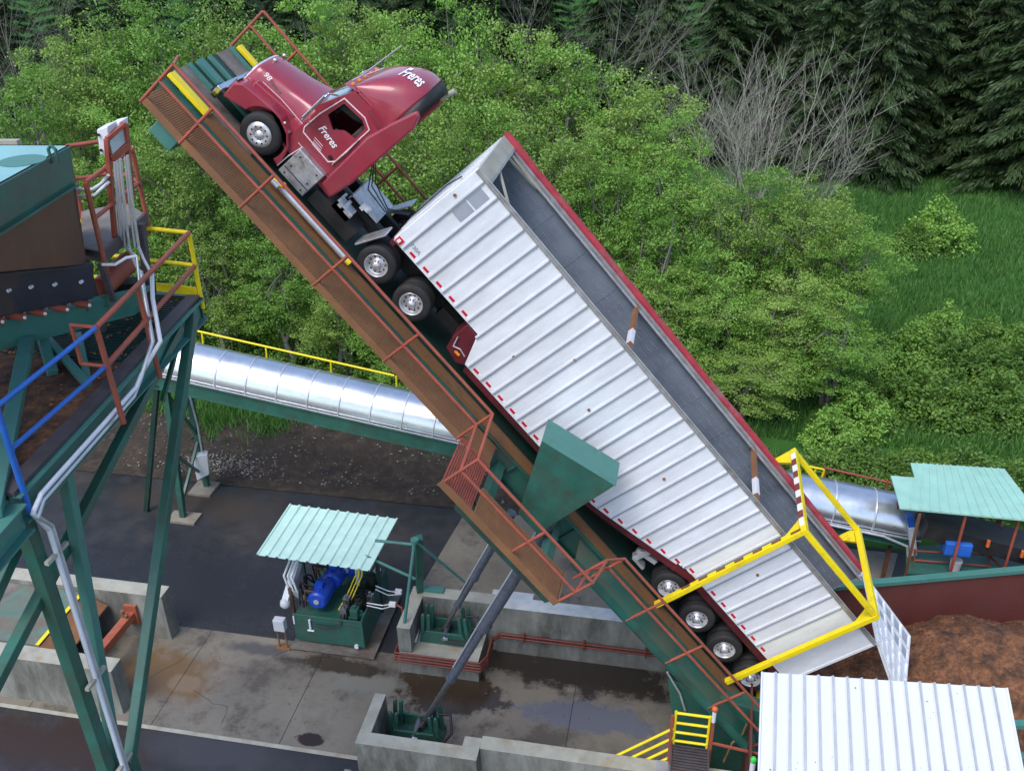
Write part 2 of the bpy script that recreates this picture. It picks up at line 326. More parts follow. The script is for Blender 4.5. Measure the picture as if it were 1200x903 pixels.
spotted(MT['concrete'], [
 (630, 822, 1.7, .7, (.2, .17, .13), .7, .3), (430, 800, 1.3, .5, (.19, .18, .15), .6, .3),
 (195, 790, 1.5, .9, (.16, .1, .05), .35, .25), (215, 800, .5, .3, (.2, .14, .09), .6, .2),
 (690, 840, 2.0, .5, (.13, .13, .15), .2, .15), (430, 700, .8, 1.0, (.14, .14, .14), .25, .2),
 (525, 812, 1.6, .8, (.05, .034, .022), .06, .12), (700, 790, 2.6, .8, (.04, .033, .028), .15, .2), (590, 772, 1.3, .5, (.04, .033, .028), .2, .2),
 (400, 780, 1.6, .3, (.05, .038, .028), .2, .2), (362, 866, .35, .2, (.03, .015, .01), .3, .1), (470, 850, .7, .4, (.06, .04, .03), .3, .2),
 (300, 760, 1.0, .25, (.09, .08, .075), .3, .3), (620, 650, 1.2, 2.5, (.16, .14, .11), .7, .4)])
spotted(MT['asphalt'], [(240, 690, 5, 1.8, (.022, .022, .028), .2, .5), (70, 870, 3, .8, (.03, .016, .012), .5, .3), (250, 880, 2, .6, (.05, .045, .05), .4, .4), (230, 590, 3, .8, (.045, .034, .028), .5, .4)])
jm = MB()
for x in (-19, -15.2, -11.4, -7.6, -3.8, .1, 3.9, 7.7): jm.box(x, x+.018, -1.85, 1.3 if x > -1.2 and x < 1.3 else 1.92, .0125, .0145)
for k in range(7):
    p = Vector((-9+rng.random()*14, -1.6+rng.random()*3, .0135)); d_ = Vector((rng.normal(), rng.normal(), 0)).normalized()
    for i in range(9):
        d_ = (d_+Vector((rng.normal(0, .35), rng.normal(0, .35), 0))).normalized(); q = p+d_*.22; q.y = min(1.9, max(-1.8, q.y)); jm.bar(p, q, .011, .002); p = q
jm.build('slab_joints', MT['black'], kind='structure')
# bark litter and stones nobody could count
def scatter(name, mat, n, fpos, smin, smax, flat_=.6):
    V = []; F = []
    base = np.array([(1,0,0),(-1,0,0),(0,1,0),(0,-1,0),(0,0,1),(0,0,-1)], float)
    tri = [(0,2,4),(2,1,4),(1,3,4),(3,0,4),(2,0,5),(1,2,5),(3,1,5),(0,3,5)]
    for i in range(n):
        p = fpos()
        if p is None: continue
        s = smin+(smax-smin)*rng.random()**2.2
        q = base*(.5+rng.random((6, 1))*.7)*s*np.array([1, .5+rng.random()*.5, flat_]); a = rng.random()*PI
        q = q@np.array([[math.cos(a), -math.sin(a), 0], [math.sin(a), math.cos(a), 0], [0, 0, 1]])+np.array(p)
        k = len(V); V += [tuple(x) for x in q]; F += [(a_+k, b_+k, c_+k) for a_, b_, c_ in tri]
    m = MB(); m.add(V, F); return m.build(name, mat, kind='stuff')
def bankpos():
    x = -17+20*rng.random(); y = 10.0+3.4*rng.random()**1.3
    if mnoise.noise(Vector((x*.5, y*.8, 2))) < -.25+.5*rng.random()-.1: return None
    return (x, y, ter(x, y)+.05)
scatter('bank_stones', MT['stone'], 1500, bankpos, .015, .085)
def pilepos():
    x = -11.3+1.9*rng.normal()*.5; y = 10.7+.35*rng.normal(); return (x, y, ter(x, y)+.06)
scatter('gravel_heap', MT['stone'], 500, pilepos, .03, .09)
scatter('yard_litter', MT['stone'], 500, lambda: (-16+16*rng.random(), 2+8*rng.random(), .015), .006, .022, .3)
scatter('bark_litter', MT['chip'], 500, lambda: (-9+14*rng.random(), -1.8+3.5*rng.random(), .03), .008, .035, .3)

# ============================================================ CONCRETE WALLS
def wallthing(name, label, cat, mb, mats=None, group=None):
    o = mb.build(name, mats or [MT['wall'], MT['walltop']], bevel=.02, origin=mb.v[0]); return tag(o, label, cat, group)
def wbox(m, x0, x1, y0, y1, z, z0=0., cap=.012):
    m.mi = 0; m.box(x0, x1, y0, y1, z0, z-.001); m.mi = 1; m.box(x0-.004, x1+.004, y0-.004, y1+.004, z, z+cap); m.mi = 0
m = MB(); wbox(m, -22, -8.65, 1.33, 1.83, 1.72)
wallthing('concrete_wall', 'stained concrete ramp wall with a square end, the one behind the orange strut', 'wall', m)
m = MB(); wbox(m, -22, -8.56, -1.62, -1.12, 1.64)
wallthing('concrete_wall', 'low concrete ramp wall in front of the orange strut, nearest the dark yard', 'wall', m)
m = MB(); wbox(m, 1.36, 8.8, 2.58, 3.06, 1.76); m.mi = 2; m.box(1.15, 2.4, 3.067, 3.33, 1.45, 1.765)
m.mi = 0; m.box(2.9, 3.3, 2.562, 2.575, .95, 1.25)
wallthing('concrete_wall', 'long streaked concrete wall with a white top and red pipes, behind the lower deck', 'wall', m, [MT['wall'], MT['whitetop'], MT['whitetop']])
m = MB(); wbox(m, -1.25, 1.1, 1.28, 2.62, .78); wbox(m, -1.27, -.88, 1.3, 3.1, 1.72, .785); wbox(m, -.875, 1.35, 2.63, 3.06, 1.8)
wallthing('concrete_pier', 'concrete pier with low walls holding the far cylinder bracket, ringed by red pipes', 'pier', m, [MT['wall'], MT['walltop']])
m = MB(); wbox(m, -1.27, -.97, -2.09, -.8, 1.3); wbox(m, -1.27, 1.9, -2.48, -2.1, 1.3); wbox(m, 1.46, 1.9, -2.09, -1.79, 1.3); wbox(m, 1.91, 12, -2.1, -1.7, 1.3)
m.mi = 0; m.box(-1.45, -1.275, -3.4, -2.9, 0, .8)
wallthing('concrete_wall', 'L-shaped pale concrete wall round the near cylinder foot, running right to the yellow stairs', 'wall', m)
# approach ramp
t = thing('ramp', 'worn green and rusty approach ramp plate with yellow edge line between the concrete walls', 'ramp', (-13, 0, 1.5))
m = MB(); m.box(-22, -11.2, -1.1, 1.32, 1.4, 1.55); m.build('roadway', MT['floorp'], t)
m = MB(); m.box(-13.4, -11.25, -1.0, 1.25, 1.56, 1.585); m.build('cover_plate', MT['wcover'], t)
m = MB(); m.box(-11.32, -11.2, -1.0, 1.25, 1.59, 1.6); m.build('edge_line', MT['yellow'], t)
m = MB(); m.slab([(-11.19, -1.05, 1.54), (-10.5, -1.05, 1.2), (-10.5, 1.25, 1.2), (-11.19, 1.25, 1.54)], (0, 0, -.06)); m.build('lip', MT['rust'], t)
t = thing('strut', 'orange square steel strut lying across the pit between the ramp walls', 'strut', (-9.8, 0, .5))
m = MB(); m.bar((-9.85, -1.1, .95), (-9.75, 1.32, .95), .26, .26); m.build('beam', MT['strut'], t, bevel=.015)
m = MB(); m.box(-9.95, -9.55, 1.22, 1.318, .6, 1.3); m.build('end_plate', MT['strut'], t)
m = MB(); m.tube((-9.85, 1.0, 1.08), (-9.85, 1.0, 1.3), .06); m.tube((-9.72, .95, 1.08), (-9.72, .95, 1.2), .05); m.build('lug', MT['rust'], t)
# red pipes round the pier
t = thing('pipe_run', 'bundle of thin red hydraulic pipes wrapped round the concrete pier and along the wall', 'pipes', (-1.3, 1.2, .7))
for k in range(4):
    z = .86-.11*k; y = 1.17-.0*k
    m = MB(); m.path([(-1.36, 1.9, z), (-1.36, y, z), (1.18, y, z), (1.32, 1.5, z), (1.32, 2.3, z)], .028, 6); m.build('pipe', MT['pipered'], t)
for k in range(2):
    m = MB(); m.path([(1.34, 2.3, .8-.12*k), (1.5, 2.5, .8-.12*k), (8.7, 2.5, .8-.12*k)], .032, 6); m.build('pipe', MT['pipered'], t)
for x in (2.2, 4.0, 5.8):
    m = MB(); m.box(x, x+.05, 2.43, 2.579, .6, .9); m.build('clip', MT['pipered'], t)

# ============================================================ TRUCK DUMPER PLATFORM (deck frame: s down the deck, v away, h out of the deck)
DH = -1.19
P = thing('truck_dumper', 'tilted green truck dumper deck with rusty walkway, red handrails and two yellow hoops', 'truck dumper', (15.2, 1.3, -1.6), 'D')
m = MB(); m.box(-5.35, 15.3, -.1, 2.72, DH-.08, DH); m.build('deck', MT['greendk'], P)
m = MB()
for v0, v1 in ((.0, .55), (1.95, 2.5)):
    m.mi = 0; m.box(-5.38, -3.2, v0, v1, DH+.003, DH+.03)
    m.mi = 1; m.box(-5.38, -4.6, v0+.56, v0+.6, DH+.003, DH+.12)
m.mi = 1; m.box(-5.38, -3.0, .95, 1.2, DH+.003, DH+.09); m.box(-5.38, -3.0, 1.5, 1.62, DH+.003, DH+.07)
m.build('track_plate', [MT['floorp'], MT['greenlt']], P)
for v, nm in ((-.42, 'near'), (3.0, 'far')):
    m = MB(); m.ibeam((-5.3, v, -1.52), (15.3, v, -1.52), .22, .62, .025, up=(0, 0, 1))
    for k in range(20): m.box(-5.1+k*1.07, -5.08+k*1.07, v-.1, v+.1, -1.8, -1.24)
    m.build('girder', MT['girder'], P)
for s in np.arange(-5.2, 15.3, 1.7):
    m = MB(); m.ibeam((s, -.3, -1.45), (s, 2.9, -1.45), .12, .36, .015); m.build('crossbeam', MT['green'], P)
for v0, v1 in ((-.42, -.14), (2.74, 2.98)):
    m = MB(); m.box(-4.25, 15.2, v0, v1, -1.14, -1.11); m.box(-4.25, 15.2, v0 if v0 < 0 else v1-.02, v0+.02 if v0 < 0 else v1, -1.21, -1.141)
    m.build('curb', MT['rustcurb'], P)
    m = MB(); m.box(-5.32, -4.27, v0+.02, v1-.03, -1.14, -1.05); m.build('curb_nose', MT['yellow'], P, bevel=.01)
# cable guard: galvanised half pipe beside the curb with yellow ends
gA, gB = dkh(317, 219, -.98), dkh(402, 309, -.98); gA.y = gB.y = -.3
m = MB(); m.tube(gA, gB, .085, 14); m.build('guard_pipe', MT['conduit'], P)
for s in (gA.x-.1, gB.x):
    m = MB(); m.tube((s, -.3, -.98), (s+.1, -.3, -.98), .088, 14); m.build('pipe_cap', MT['yellow'], P)
m = MB(); m.tube((-2.55, -.45, -.95), (-2.35, -.45, -.95), .05); m.mi = 1; m.ball((-2.3, -.42, -.85), .07); m.build('marker_lamp', [MT['conduit'], MT['orange']], P)
# walkway grating: bearing bars
def grating(m, s0, s1, v0, v1, h, pitch=.05, t=.018, dep=.03):
    m.box(s0, s1, v0, v0+.03, h-.06, h+.005); m.box(s0, s1, v1-.03, v1, h-.06, h+.005)
    n = int((s1-s0)/pitch)
    for i in range(n): m.box(s0+i*pitch+.002, s0+i*pitch+t, v0+.032, v1-.032, h-dep, h)
HW = -1.3
m = MB(); grating(m, -5.2, 5.0, -1.27, -.5, HW, pitch=.045, t=.036, dep=.02); m.box(-5.2, 4.05, -1.29, -1.272, HW-.14, HW+.02)
for s in np.arange(-5.1, 5, .5): m.box(s, s+.03, -1.26, -.5, HW-.1, HW-.035)
m.build('walkway', MT['rust'], P)
m = MB(); grating(m, 4.06, 5.0, -2.95, -1.3, HW, pitch=.06, t=.03); m.build('walkway', MT['redpanel'], P)
m = MB(); grating(m, 5.02, 7.75, -2.95, -2.05, HW, pitch=.045, t=.036, dep=.02); m.box(4.06, 7.75, -2.99, -2.952, HW-.14, HW+.02)
m.box(7.752, 7.77, -2.99, -2.05, HW-.14, HW+.02); m.build('walkway', MT['rust'], P)
m = MB(); m.box(8.02, 15.1, -1.25, -.5, HW-.03, HW); m.build('walkway', MT['wplate'], P)
m = MB(); m.box(8.0, 15.1, -1.29, -1.252, HW-.2, HW+.015); m.box(8.0, 15.1, -1.32, -1.291, HW-.2, HW-.18); m.build('fascia', MT['girder'], P)
# brackets under the walkway
for s in list(np.arange(-4.9, 4, 2.1))+[8.7, 10.1, 11.6, 13.2]:
    m = MB(); m.bar((s, -.45, -1.42), (s, -1.25, -1.42), .06, .1); m.bar((s, -.45, -1.75), (s, -1.2, -1.45), .05, .05); m.build('bracket', MT['green'], P)
m = MB(); m.box(-4.75, -4.2, -1.15, -.6, -1.85, -1.48); m.build('end_box', MT['greenlt'], P, bevel=.02)
m = MB(); m.prism([(4.6, -1.47), (8.0, -1.47), (7.9, -1.9), (4.9, -1.9)], 1, -2.5, -2.38); m.build('outrigger', MT['girder'], P)
for s in (5.3, 7.3):
    m = MB(); m.box(s, s+.2, -2.4, -.5, -1.75, -1.48); m.build('outrigger', MT['green'], P)
# handrails (posts are their own sub-parts)
def railing(posts, loops, r, mat, parent, pr_=None, name='handrail', mids=(.5,)):
    m = MB()
    for pts in loops: m.path(pts, r, 8)
    o = m.build(name, mat, parent)
    for a, b in posts:
        q = MB(); q.tube(a, b, pr_ or r, 8); q.build('post', mat, o)
    return o
VT, HT, HM = -1.27, -.36, -.83
pp = [(-5.17, VT), (-4.15, VT), (-2.51, VT), (-.43, VT), (1.7, VT), (4.02, VT)]
railing([((s, v, -1.45), (s, v, HT)) for s, v in pp], [[(-5.17, VT, HT), (4.02, VT, HT)], [(-5.17, VT, HM), (4.02, VT, HM)]], .036, MT['redrail'], P)
pb = [(4.1, -2.95), (6.2, -2.95), (7.75, -2.95)]
railing([((s, v, -1.45), (s, v, HT)) for s, v in pb]+[((8.05, -1.9, -1.3), (8.05, -1.9, HT))],
        [[(4.02, VT, HT), (4.1, -2.95, HT), (7.75, -2.95, HT), (8.05, -1.9, HT), (8.6, VT, HT)],
         [(4.02, VT, HM), (4.1, -2.95, HM), (7.75, -2.95, HM), (8.05, -1.9, HM), (8.6, VT, HM)]], .036, MT['redrail'], P)
pl = [(8.6, VT), (10.06, VT), (11.6, VT), (13.3, VT), (14.9, VT)]
railing([((s, v, -1.45), (s, v, HT)) for s, v in pl], [[(8.6, VT, HT), (14.9, VT, HT)], [(8.6, VT, HM), (14.9, VT, HM)]], .036, MT['redrail'], P)
VF = 3.15
railing([((s, VF, -1.4), (s, VF, -.2)) for s in (-5.5, -4.4, -2.8, -1.0, 1.0, 3.2, 5.5, 8, 10.5, 13)], [[(-5.5, VF, -.2), (14, VF, -.2)], [(-5.5, VF, -.68), (14, VF, -.68)]], .036, MT['redrail'], P)
railing([], [[(-5.17, VT, HT), (-5.4, -.4, HT-.3)], [(-5.17, VT, -1.3), (-5.17, VT, HT)]], .03, MT['redrail'], P)
# yellow hoops over the trailer
def hoop(s, s2, vn=-.32, vf=2.95, top=3.0):
    m = MB(); w = .135
    m.bar((s, vn, -1.15), (s, vn, top), w, w, up=(1, 0, 0)); m.build('upright', MT['yellow'], P, bevel=.015)
    m = MB(); m.bar((s, vf, -1.15), (s, vf, top), w, w, up=(1, 0, 0)); m.build('upright', MT['yellow'], P, bevel=.015)
    m = MB(); m.bar((s, vn-w/2-.006, top), (s, vf+w/2+.006, top), w+.01, w+.01, up=(0, 0, 1)); m.build('crossbar', MT['yellow'], P, bevel=.015)
    m = MB()
    for v, sg in ((vn, 1), (vf, -1)):
        m.prism([(v, top-.1), (v+sg*.45, top-.1), (v, top-.6)], 0, s-.03, s+.03)
    m.build('gusset', MT['yellow'], P)
    return
hoop(10.68, 0); hoop(13.6, 0)
for v in (-.32, 2.95):
    m = MB(); m.bar((10.75, v, 3.0), (13.53, v, 3.0), .13, .13); m.build('longitudinal_bar', MT['yellow'], P, bevel=.015)
m = MB()
for k in range(11):
    m.mi = k % 2; m.box(10.585, 10.606, -.2+k*.27, -.2+k*.27+.266, 2.94, 3.06)
m.build('warning_tape', [MT['stripe'], MT['pipered']], P)
m = MB()
for k in range(13):
    m.mi = k % 2; m.box(10.59, 10.611, -.35, -.29, -.3+k*.25, -.3+k*.25+.246)
m.build('warning_tape', [MT['rustcurb'], MT['yellow']], P)
# green trunnion box over the walkway opening
m = MB(); m.prism([(5.12, .12), (6.87, .71), (6.95, -1.55), (6.28, -1.55)], 1, -1.35, -.5); m.mi = 1; m.slab([(5.1, -1.37, .125), (6.89, -1.37, .728), (6.89, -.46, .728), (5.1, -.46, .125)], (-.008, 0, .022))
m.build('trunnion_box', [MT['green'], MT['greenlt']], P, bevel=.015)
m = MB(); m.prism([(5.12, .12), (6.87, .71), (6.95, -1.9), (6.3, -1.9)], 1, 3.1, 3.9); m.build('trunnion_box', MT['green'], P, bevel=.015)
# rear end plate of the deck and backstop
m = MB(); m.box(15.0, 15.3, -.1, 2.7, -1.15, -.2); m.build('backstop', MT['yellow'], P)

# hinge pedestals
for i, (y0, y1, lb) in enumerate(((-.75, -.3, 'near'), (2.9, 3.35, 'far'))):
    m = MB(); m.prism([(6.45, 3.15), (8.2, 2.6), (9.6, 2.2), (9.4, 0), (6.9, 0)], 1, y0, y1)
    o = m.build('hinge_pedestal', MT['green'], origin=(8, y0, 0), bevel=.02); tag(o, 'green steel hinge pedestal below the near lower deck edge, by the yellow gate' if i == 0 else 'green steel hinge pedestal hidden under the far lower deck edge', 'pedestal')
t = m = MB(); m.path([tuple(at_y(782, 787, -.82)), tuple(at_y(797, 812, -.82)), tuple(at_y(803, 832, -.82))], .03); tag(m.build('conduit_pipe', MT['conduit'], origin=(6.6, -.8, 2)), 'thin white conduit down the edge of the green hinge pedestal', 'conduit')

# hydraulic cylinders
def cyl(label, foot, top, group, sc_=1., lines=True):
    foot, top = Vector(foot), Vector(top); t = thing('hydraulic_cylinder', label, 'hydraulic cylinder', foot, group=group)
    d = top-foot; Ln = d.length; d.normalize(); side = d.cross(Vector((0, 1, 0))).normalized()
    P_ = lambda a: foot+d*a
    m = MB(); m.tube(P_(0), P_(Ln*.28), .1*sc_, 20); m.build('rod', MT['rod'], t)
    m = MB(); m.tube(P_(Ln*.24), P_(Ln*.5), .15*sc_, 20); m.tube(P_(Ln*.235), P_(Ln*.25), .175*sc_, 20); m.build('inner_sleeve', MT['cyl'], t)
    m = MB(); m.tube(P_(Ln*.48), P_(Ln), .2*sc_, 24); m.tube(P_(Ln*.475), P_(Ln*.495), .235*sc_, 24); m.build('barrel', MT['cyl'], t)
    m = MB(); a = -Vector((1, .5, 0)).normalized()*.24*sc_; m.path([P_(Ln*.3)+a*.85, P_(Ln*.48)+a, P_(Ln*.93)+a], .022, 6); m.build('oil_line', MT['conduit'], t)
    return t
fn, ff = at_y(494, 852, -.85), at_y(517, 740, 3.35)
tn = W3(*((lambda q: (q.x, -.85, q.z))(dk(662, 582, -.85))))
cyl('thick near telescopic cylinder rising from the bracket inside the L-shaped wall', at_y(494, 850, -.85), tn, 'telescopic cylinders lifting the deck', .8)
f2 = at_y(518, 740, 2.1); cyl('slimmer far telescopic cylinder rising from the bracket on the concrete pier', f2, at_y(600, 600, 2.1), 'telescopic cylinders lifting the deck', .66)
def bracket(label, c):
    c = Vector(c); t = thing('cylinder_bracket', label, 'bracket', c, group='green cylinder brackets')
    x, y, z = c
    m = MB(); m.box(x-.75, x+.75, y-.32, y+.32, z, z+.08); m.build('base_plate', MT['green'], t)
    for dy in (-.3, .3):
        m = MB(); m.prism([(x-.75, z+.08), (x+.75, z+.08), (x+.55, z+.45), (x-.55, z+.45)], 1, y+dy-.03, y+dy+.03); m.build('side_plate', MT['green'], t, bevel=.01)
    for dx in (-.68, -.5, .5, .68):
        for dy in (-.22, .22):
            m = MB(); m.bar((x+dx, y+dy, z+.08), (x+dx*.92, y+dy, z+.95), .1, .09, up=(0, 1, 0)); m.ball((x+dx*.92, y+dy, z+.97), .05); m.build('upright', MT['green'], t, bevel=.01)
    m = MB(); m.tube((x, y-.4, z+.3), (x, y+.4, z+.3), .09, 14); m.build('pin', MT['rod'], t)
    m = MB(); m.path([(x+.1, y-.42, z+.25), (x+.8, y-.38, z+.2), (x+1.05, y-.2, z+.5), (x+.95, y+.1, z+.85), (x+.6, y+.1, z+.8)], .035); m.build('hose', MT['rubber'], t)
    m = MB(); m.box(x+.0, x+.14, y-.45, y-.38, z+.3, z+.36); m.build('fitting', MT['chrome'], t)
    return t
bracket('dark green steel bracket at the foot of the near cylinder, on the wet ground', (-.15, -.9, .02))
bracket('dark green steel bracket on the concrete pier at the foot of the far cylinder', (-.02, 2.1, .8))

# ============================================================ WHEELS (deck frame)
def wheel(parent, s, v, h, r=.45, w=.26, side=-1, dish=.05, hub=True, alu=True):
    """side=-1: outer face toward the camera"""
    o = v+side*w/2
    a = side
    m = MB(); pr = [(r*.56, a*-w/2), (r*.8, a*-w/2), (r*.95, a*-w*.42), (r, a*-w*.3)]
    prof = [(r*.56, -w/2), (r*.72, -w/2-.012), (r*.9, -w*.49), (r*.985, -w*.36), (r, -w*.25)]
    for k in (-.12, .04, .18):
        prof += [(r, w*(k-.055)), (r*.965, w*(k-.05)), (r*.965, w*(k-.01)), (r, w*(k-.005))]
    prof += [(r, w*.25), (r*.985, w*.36), (r*.9, w*.49), (r*.72, w/2+.012), (r*.56, w/2)]
    m.lathe(prof, (s, v, h), 1, 40)
    wh = m.build('wheel', MT['tyre'], parent)
    m = MB(); b = v+side*w/2; i = -side
    m.lathe([(r*.57, side*-0.0), (r*.6, side*.012), (r*.55, i*.0), (r*.53, i*dish*.6), (r*.5, i*dish), (r*.3, i*(dish+.0)), (r*.27, i*dish*.4), (r*.2, i*dish*.2), (r*.18, side*.03), (r*.1, side*.05), (0.001, side*.055)], (s, b, h), 1, 36)
    m.lathe([(r*.56, i*0), (r*.56, i*w)], (s, b, h), 1, 24)
    rim = m.build('rim', MT['alu'], wh)
    m = MB()
    for k in range(10):
        t = 2*PI*k/10+.15; m.tube((s+r*.4*math.cos(t), b+i*(dish-.004), h+r*.4*math.sin(t)), (s+r*.4*math.cos(t), b+i*(dish+.004), h+r*.4*math.sin(t)), r*.048, 10)
    m.build('hand_hole', MT['black'], rim)
    m = MB()
    for k in range(10):
        t = 2*PI*k/10; m.tube((s+r*.235*math.cos(t), b+i*dish*.3, h+r*.235*math.sin(t)), (s+r*.235*math.cos(t), b+side*.015, h+r*.235*math.sin(t)), r*.026, 6)
    m.build('wheel_nut', MT['rod'], rim)
    return wh

# ============================================================ CHIP TRAILER
TL, TW, THh = 14.6, 2.59, 2.45
T = thing('chip_trailer', 'long white open-topped chip trailer with ribbed sides tipped on the raised deck', 'trailer', (13, 1.3, DH), 'D')
belly = [(0, 0), (2.35, 0), (2.72, 0), (3.1, -.74), (7.65, -.74), (8.2, -.62), (9.8, -.22), (10.6, 0), (TL, 0)]
def yb(s):
    for (a, b), (c, d) in zip(belly, belly[1:]):
        if a <= s <= c: return b+(d-b)*(s-a)/(c-a+1e-9)
    return 0
for v, sg, nm in ((0, -1, 'near'), (TW, 1, 'far')):
    m = MB(); y0, y1 = (0, .04) if sg < 0 else (TW-.04, TW)
    m.prism([(a, b) for a, b in belly]+[(TL, THh), (.16, THh), (0.0, THh-.02)], 1, y0, y1)
    m.mi = 1  # side ribs take the darker grey, shadow lines painted into their colour
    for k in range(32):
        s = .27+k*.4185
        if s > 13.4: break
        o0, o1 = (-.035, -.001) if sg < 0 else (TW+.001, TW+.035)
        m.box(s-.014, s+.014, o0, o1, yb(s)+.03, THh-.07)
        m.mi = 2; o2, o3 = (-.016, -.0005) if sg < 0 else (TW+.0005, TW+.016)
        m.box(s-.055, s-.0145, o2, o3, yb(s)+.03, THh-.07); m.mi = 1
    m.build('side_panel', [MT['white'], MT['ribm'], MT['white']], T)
# front wall with rounded near corner
m = MB(); m.mi = 0
m.box(-.02, .04, .14, TW-.14, -.02, THh)
for v, a0 in ((.14, 1), (TW-.14, -1)):
    pts = []
    for k in range(7):
        t = PI/2*k/6; pts.append((.14-.16*math.sin(t)*1.0, v-a0*.14*math.cos(t)))
    for (a, b), (c, d) in zip(pts, pts[1:]): m.slab([(a, b, 0), (c, d, 0), (c, d, THh), (a, b, THh)], (.012, a0*.012, 0))
m.build('front_wall', MT['white'], T)
m = MB()
for v in (.55, 1.0, 1.45, 1.9): m.box(-.035, -.021, v, v+.03, .05, 2.35)
m.build('front_post', MT['white'], T)
m = MB(); m.path([(-.07, .9, .3), (-.1, .8, 1.4), (-.06, .5, 1.9)], .014, 6); m.build('cable', MT['rubber'], T)
# inner liners, floor
m = MB(); m.box(.05, TL-.05, TW-.12, TW-.041, .04, THh-.12)
for k in range(12): m.box(.9+k*1.15, .915+k*1.15, TW-.128, TW-.121, .05, THh-.2)
for k in range(34):
    for j in range(5):
        m.mi = 1
        for i in range(4): m.box(.6+k*.41+i*.07, .62+k*.41+i*.07, TW-.130, TW-.121, 2.1-j*.17, 2.118-j*.17)
m.build('liner', [MT['inside'], MT['conduit']], T)
m = MB(); m.box(.05, TL-.05, .041, .1, .04, THh-.12); m.build('liner', MT['inside'], T)
m = MB(); m.box(.02, 2.7, .05, TW-.05, -.02, .03); m.box(10.7, TL, .05, TW-.05, -.02, .03)
m.prism([(2.7, .03), (3.12, -.72), (7.65, -.72), (10.7, .03), (10.7, -.02), (7.65, -.77), (3.06, -.77), (2.66, -.02)], 1, .05, TW-.05); m.build('floor', MT['inside'], T)
# top rails
m = MB(); m.box(0, TL+.02, -.03, .02, THh-.06, THh+.01); m.tube((0, 0, THh+.03), (TL, 0, THh+.03), .022); m.build('top_rail', MT['rail'], T, bevel=.01)
m = MB(); m.box(0, TL+.02, TW-.05, TW+.05, THh-.08, THh+.01); m.box(.9, TL, TW-.2, TW-.13, THh-.1, THh-.04); m.tube((.5, TW-.24, THh-.05), (TL, TW-.24, THh-.05), .035); m.build('top_rail', MT['rail'], T, bevel=.008)
# rolled tarp on the far rail
m = MB(); n = 90
def tp(u, w):
    s = -.02+u*(TL+.05); a = w*2*PI; rr = .1+.028*mnoise.noise(Vector((s*1.1, 0, 3)))+.012*mnoise.noise(Vector((s*5, a, 1)))
    return (s, TW+.12+rr*math.cos(a)+.03*mnoise.noise(Vector((s*.6, 9, 0))), THh+.04+rr*math.sin(a))
m.grid(tp, n, 12); m.build('rolled_tarp', MT['tarp'], T)
# top cap, cross members, straps
m = MB(); m.box(0, .36, -.02, TW+.02, THh+.012, THh+.04); m.build('front_cap', MT['walltop'], T, bevel=.008)
m = MB(); m.box(.33, .4, 0, TW, THh-.02, THh+.03); m.build('cross_member', MT['rail'], T)
for p, q in (((.35, 1.0, THh), (1.15, .12, THh-.12)), ((.4, 1.95, THh), (1.35, TW-.2, THh-.1)), ((.38, 2.25, THh), (1.9, TW-.22, THh-.06))):
    m = MB(); m.bar(p, q, .035, .05); m.build('brace', MT['walltop'], T)
for s in (5.0, 9.79):
    m = MB(); m.mi = 0; m.box(s-.045, s+.045, 1.15, TW-.1, THh-.14, THh-.02); m.mi = 1; m.box(s-.05, s+.05, .5, 1.148, THh-.145, THh-.015); m.mi = 0; m.box(s-.045, s+.045, .06, .498, THh-.14, THh-.02)
    m.build('cross_member', [MT['rust'], MT['boxw']], T)
# decals, lamps, reflectors
m = MB()
for a, b in ((1.42, 1.82), (1.86, 2.25)): m.box(.32, .60, -.006, -.0005, a, b)
m.build('decal', MT['grey'], T)
m = MB(); m.box(0.02, .17, -.03, -.001, .02, .17); m.mi = 1; m.box(.05, .12, -.036, -.031, .05, .14); m.build('corner_lamp', [MT['redlens'], MT['stripe']], T)
m = MB()
for s in list(np.arange(.42, 2.3, .418))+list(np.arange(3.3, 13.9, .418)):
    m.mi = 0; m.box(s, s+.16, -.008, -.0005, yb(s+.1)+.07, yb(s+.1)+.13); m.mi = 1; m.box(s+.162, s+.25, -.0075, -.0005, yb(s+.1)+.07, yb(s+.1)+.13)
m.build('reflector_tape', [MT['redlens'], MT['stripe']], T)
for s, h in ((.1, 1.72), (4.45, 1.35), (5.6, 1.02-.2), (8.0, 1.1), (11.4, 1.3), (3.6, .3)):
    m = MB(); m.tube((s, -.03, h), (s, -.001, h), .035, 10); m.build('side_marker', MT['rust'], T)
# frame rails, belly fender, suspension
m = MB(); m.box(8.4, TL, .03, .14, -.2, -.03); m.prism([(3.15, -.76), (7.65, -.76), (8.4, -.6), (9.8, -.24), (10.6, -.03), (10.7, -.2), (9.8, -.42), (8.3, -.76), (7.6, -.9), (3.2, -.9)], 1, .02, .1)
m.build('frame_rail', MT['maroondk'], T)
m = MB(); m.box(8.6, TL, 2.44, 2.55, -.2, -.03); m.build('frame_rail', MT['maroondk'], T)
m = MB(); m.box(-.02, .1, 0, TW, -.12, -.021); m.build('front_sill', MT['maroondk'], T)
m = MB(); m.prism([(2.4, -.02), (2.74, -.03), (3.12, -.78), (2.95, -.9), (2.55, -.82), (2.42, -.5)], 1, .0, .5); m.build('belly_guard', MT['maroondk'], T, bevel=.03)
m = MB(); m.box(2.72, 2.86, -.012, -.001, -.72, -.66); m.build('marker_lamp', MT['orange'], T)
m = MB(); m.path([(2.5, -.02, -.4), (2.6, -.05, -.62), (2.75, -.04, -.55), (2.95, -.02, -.6)], .016, 6); m.build('hose', MT['conduit'], T)
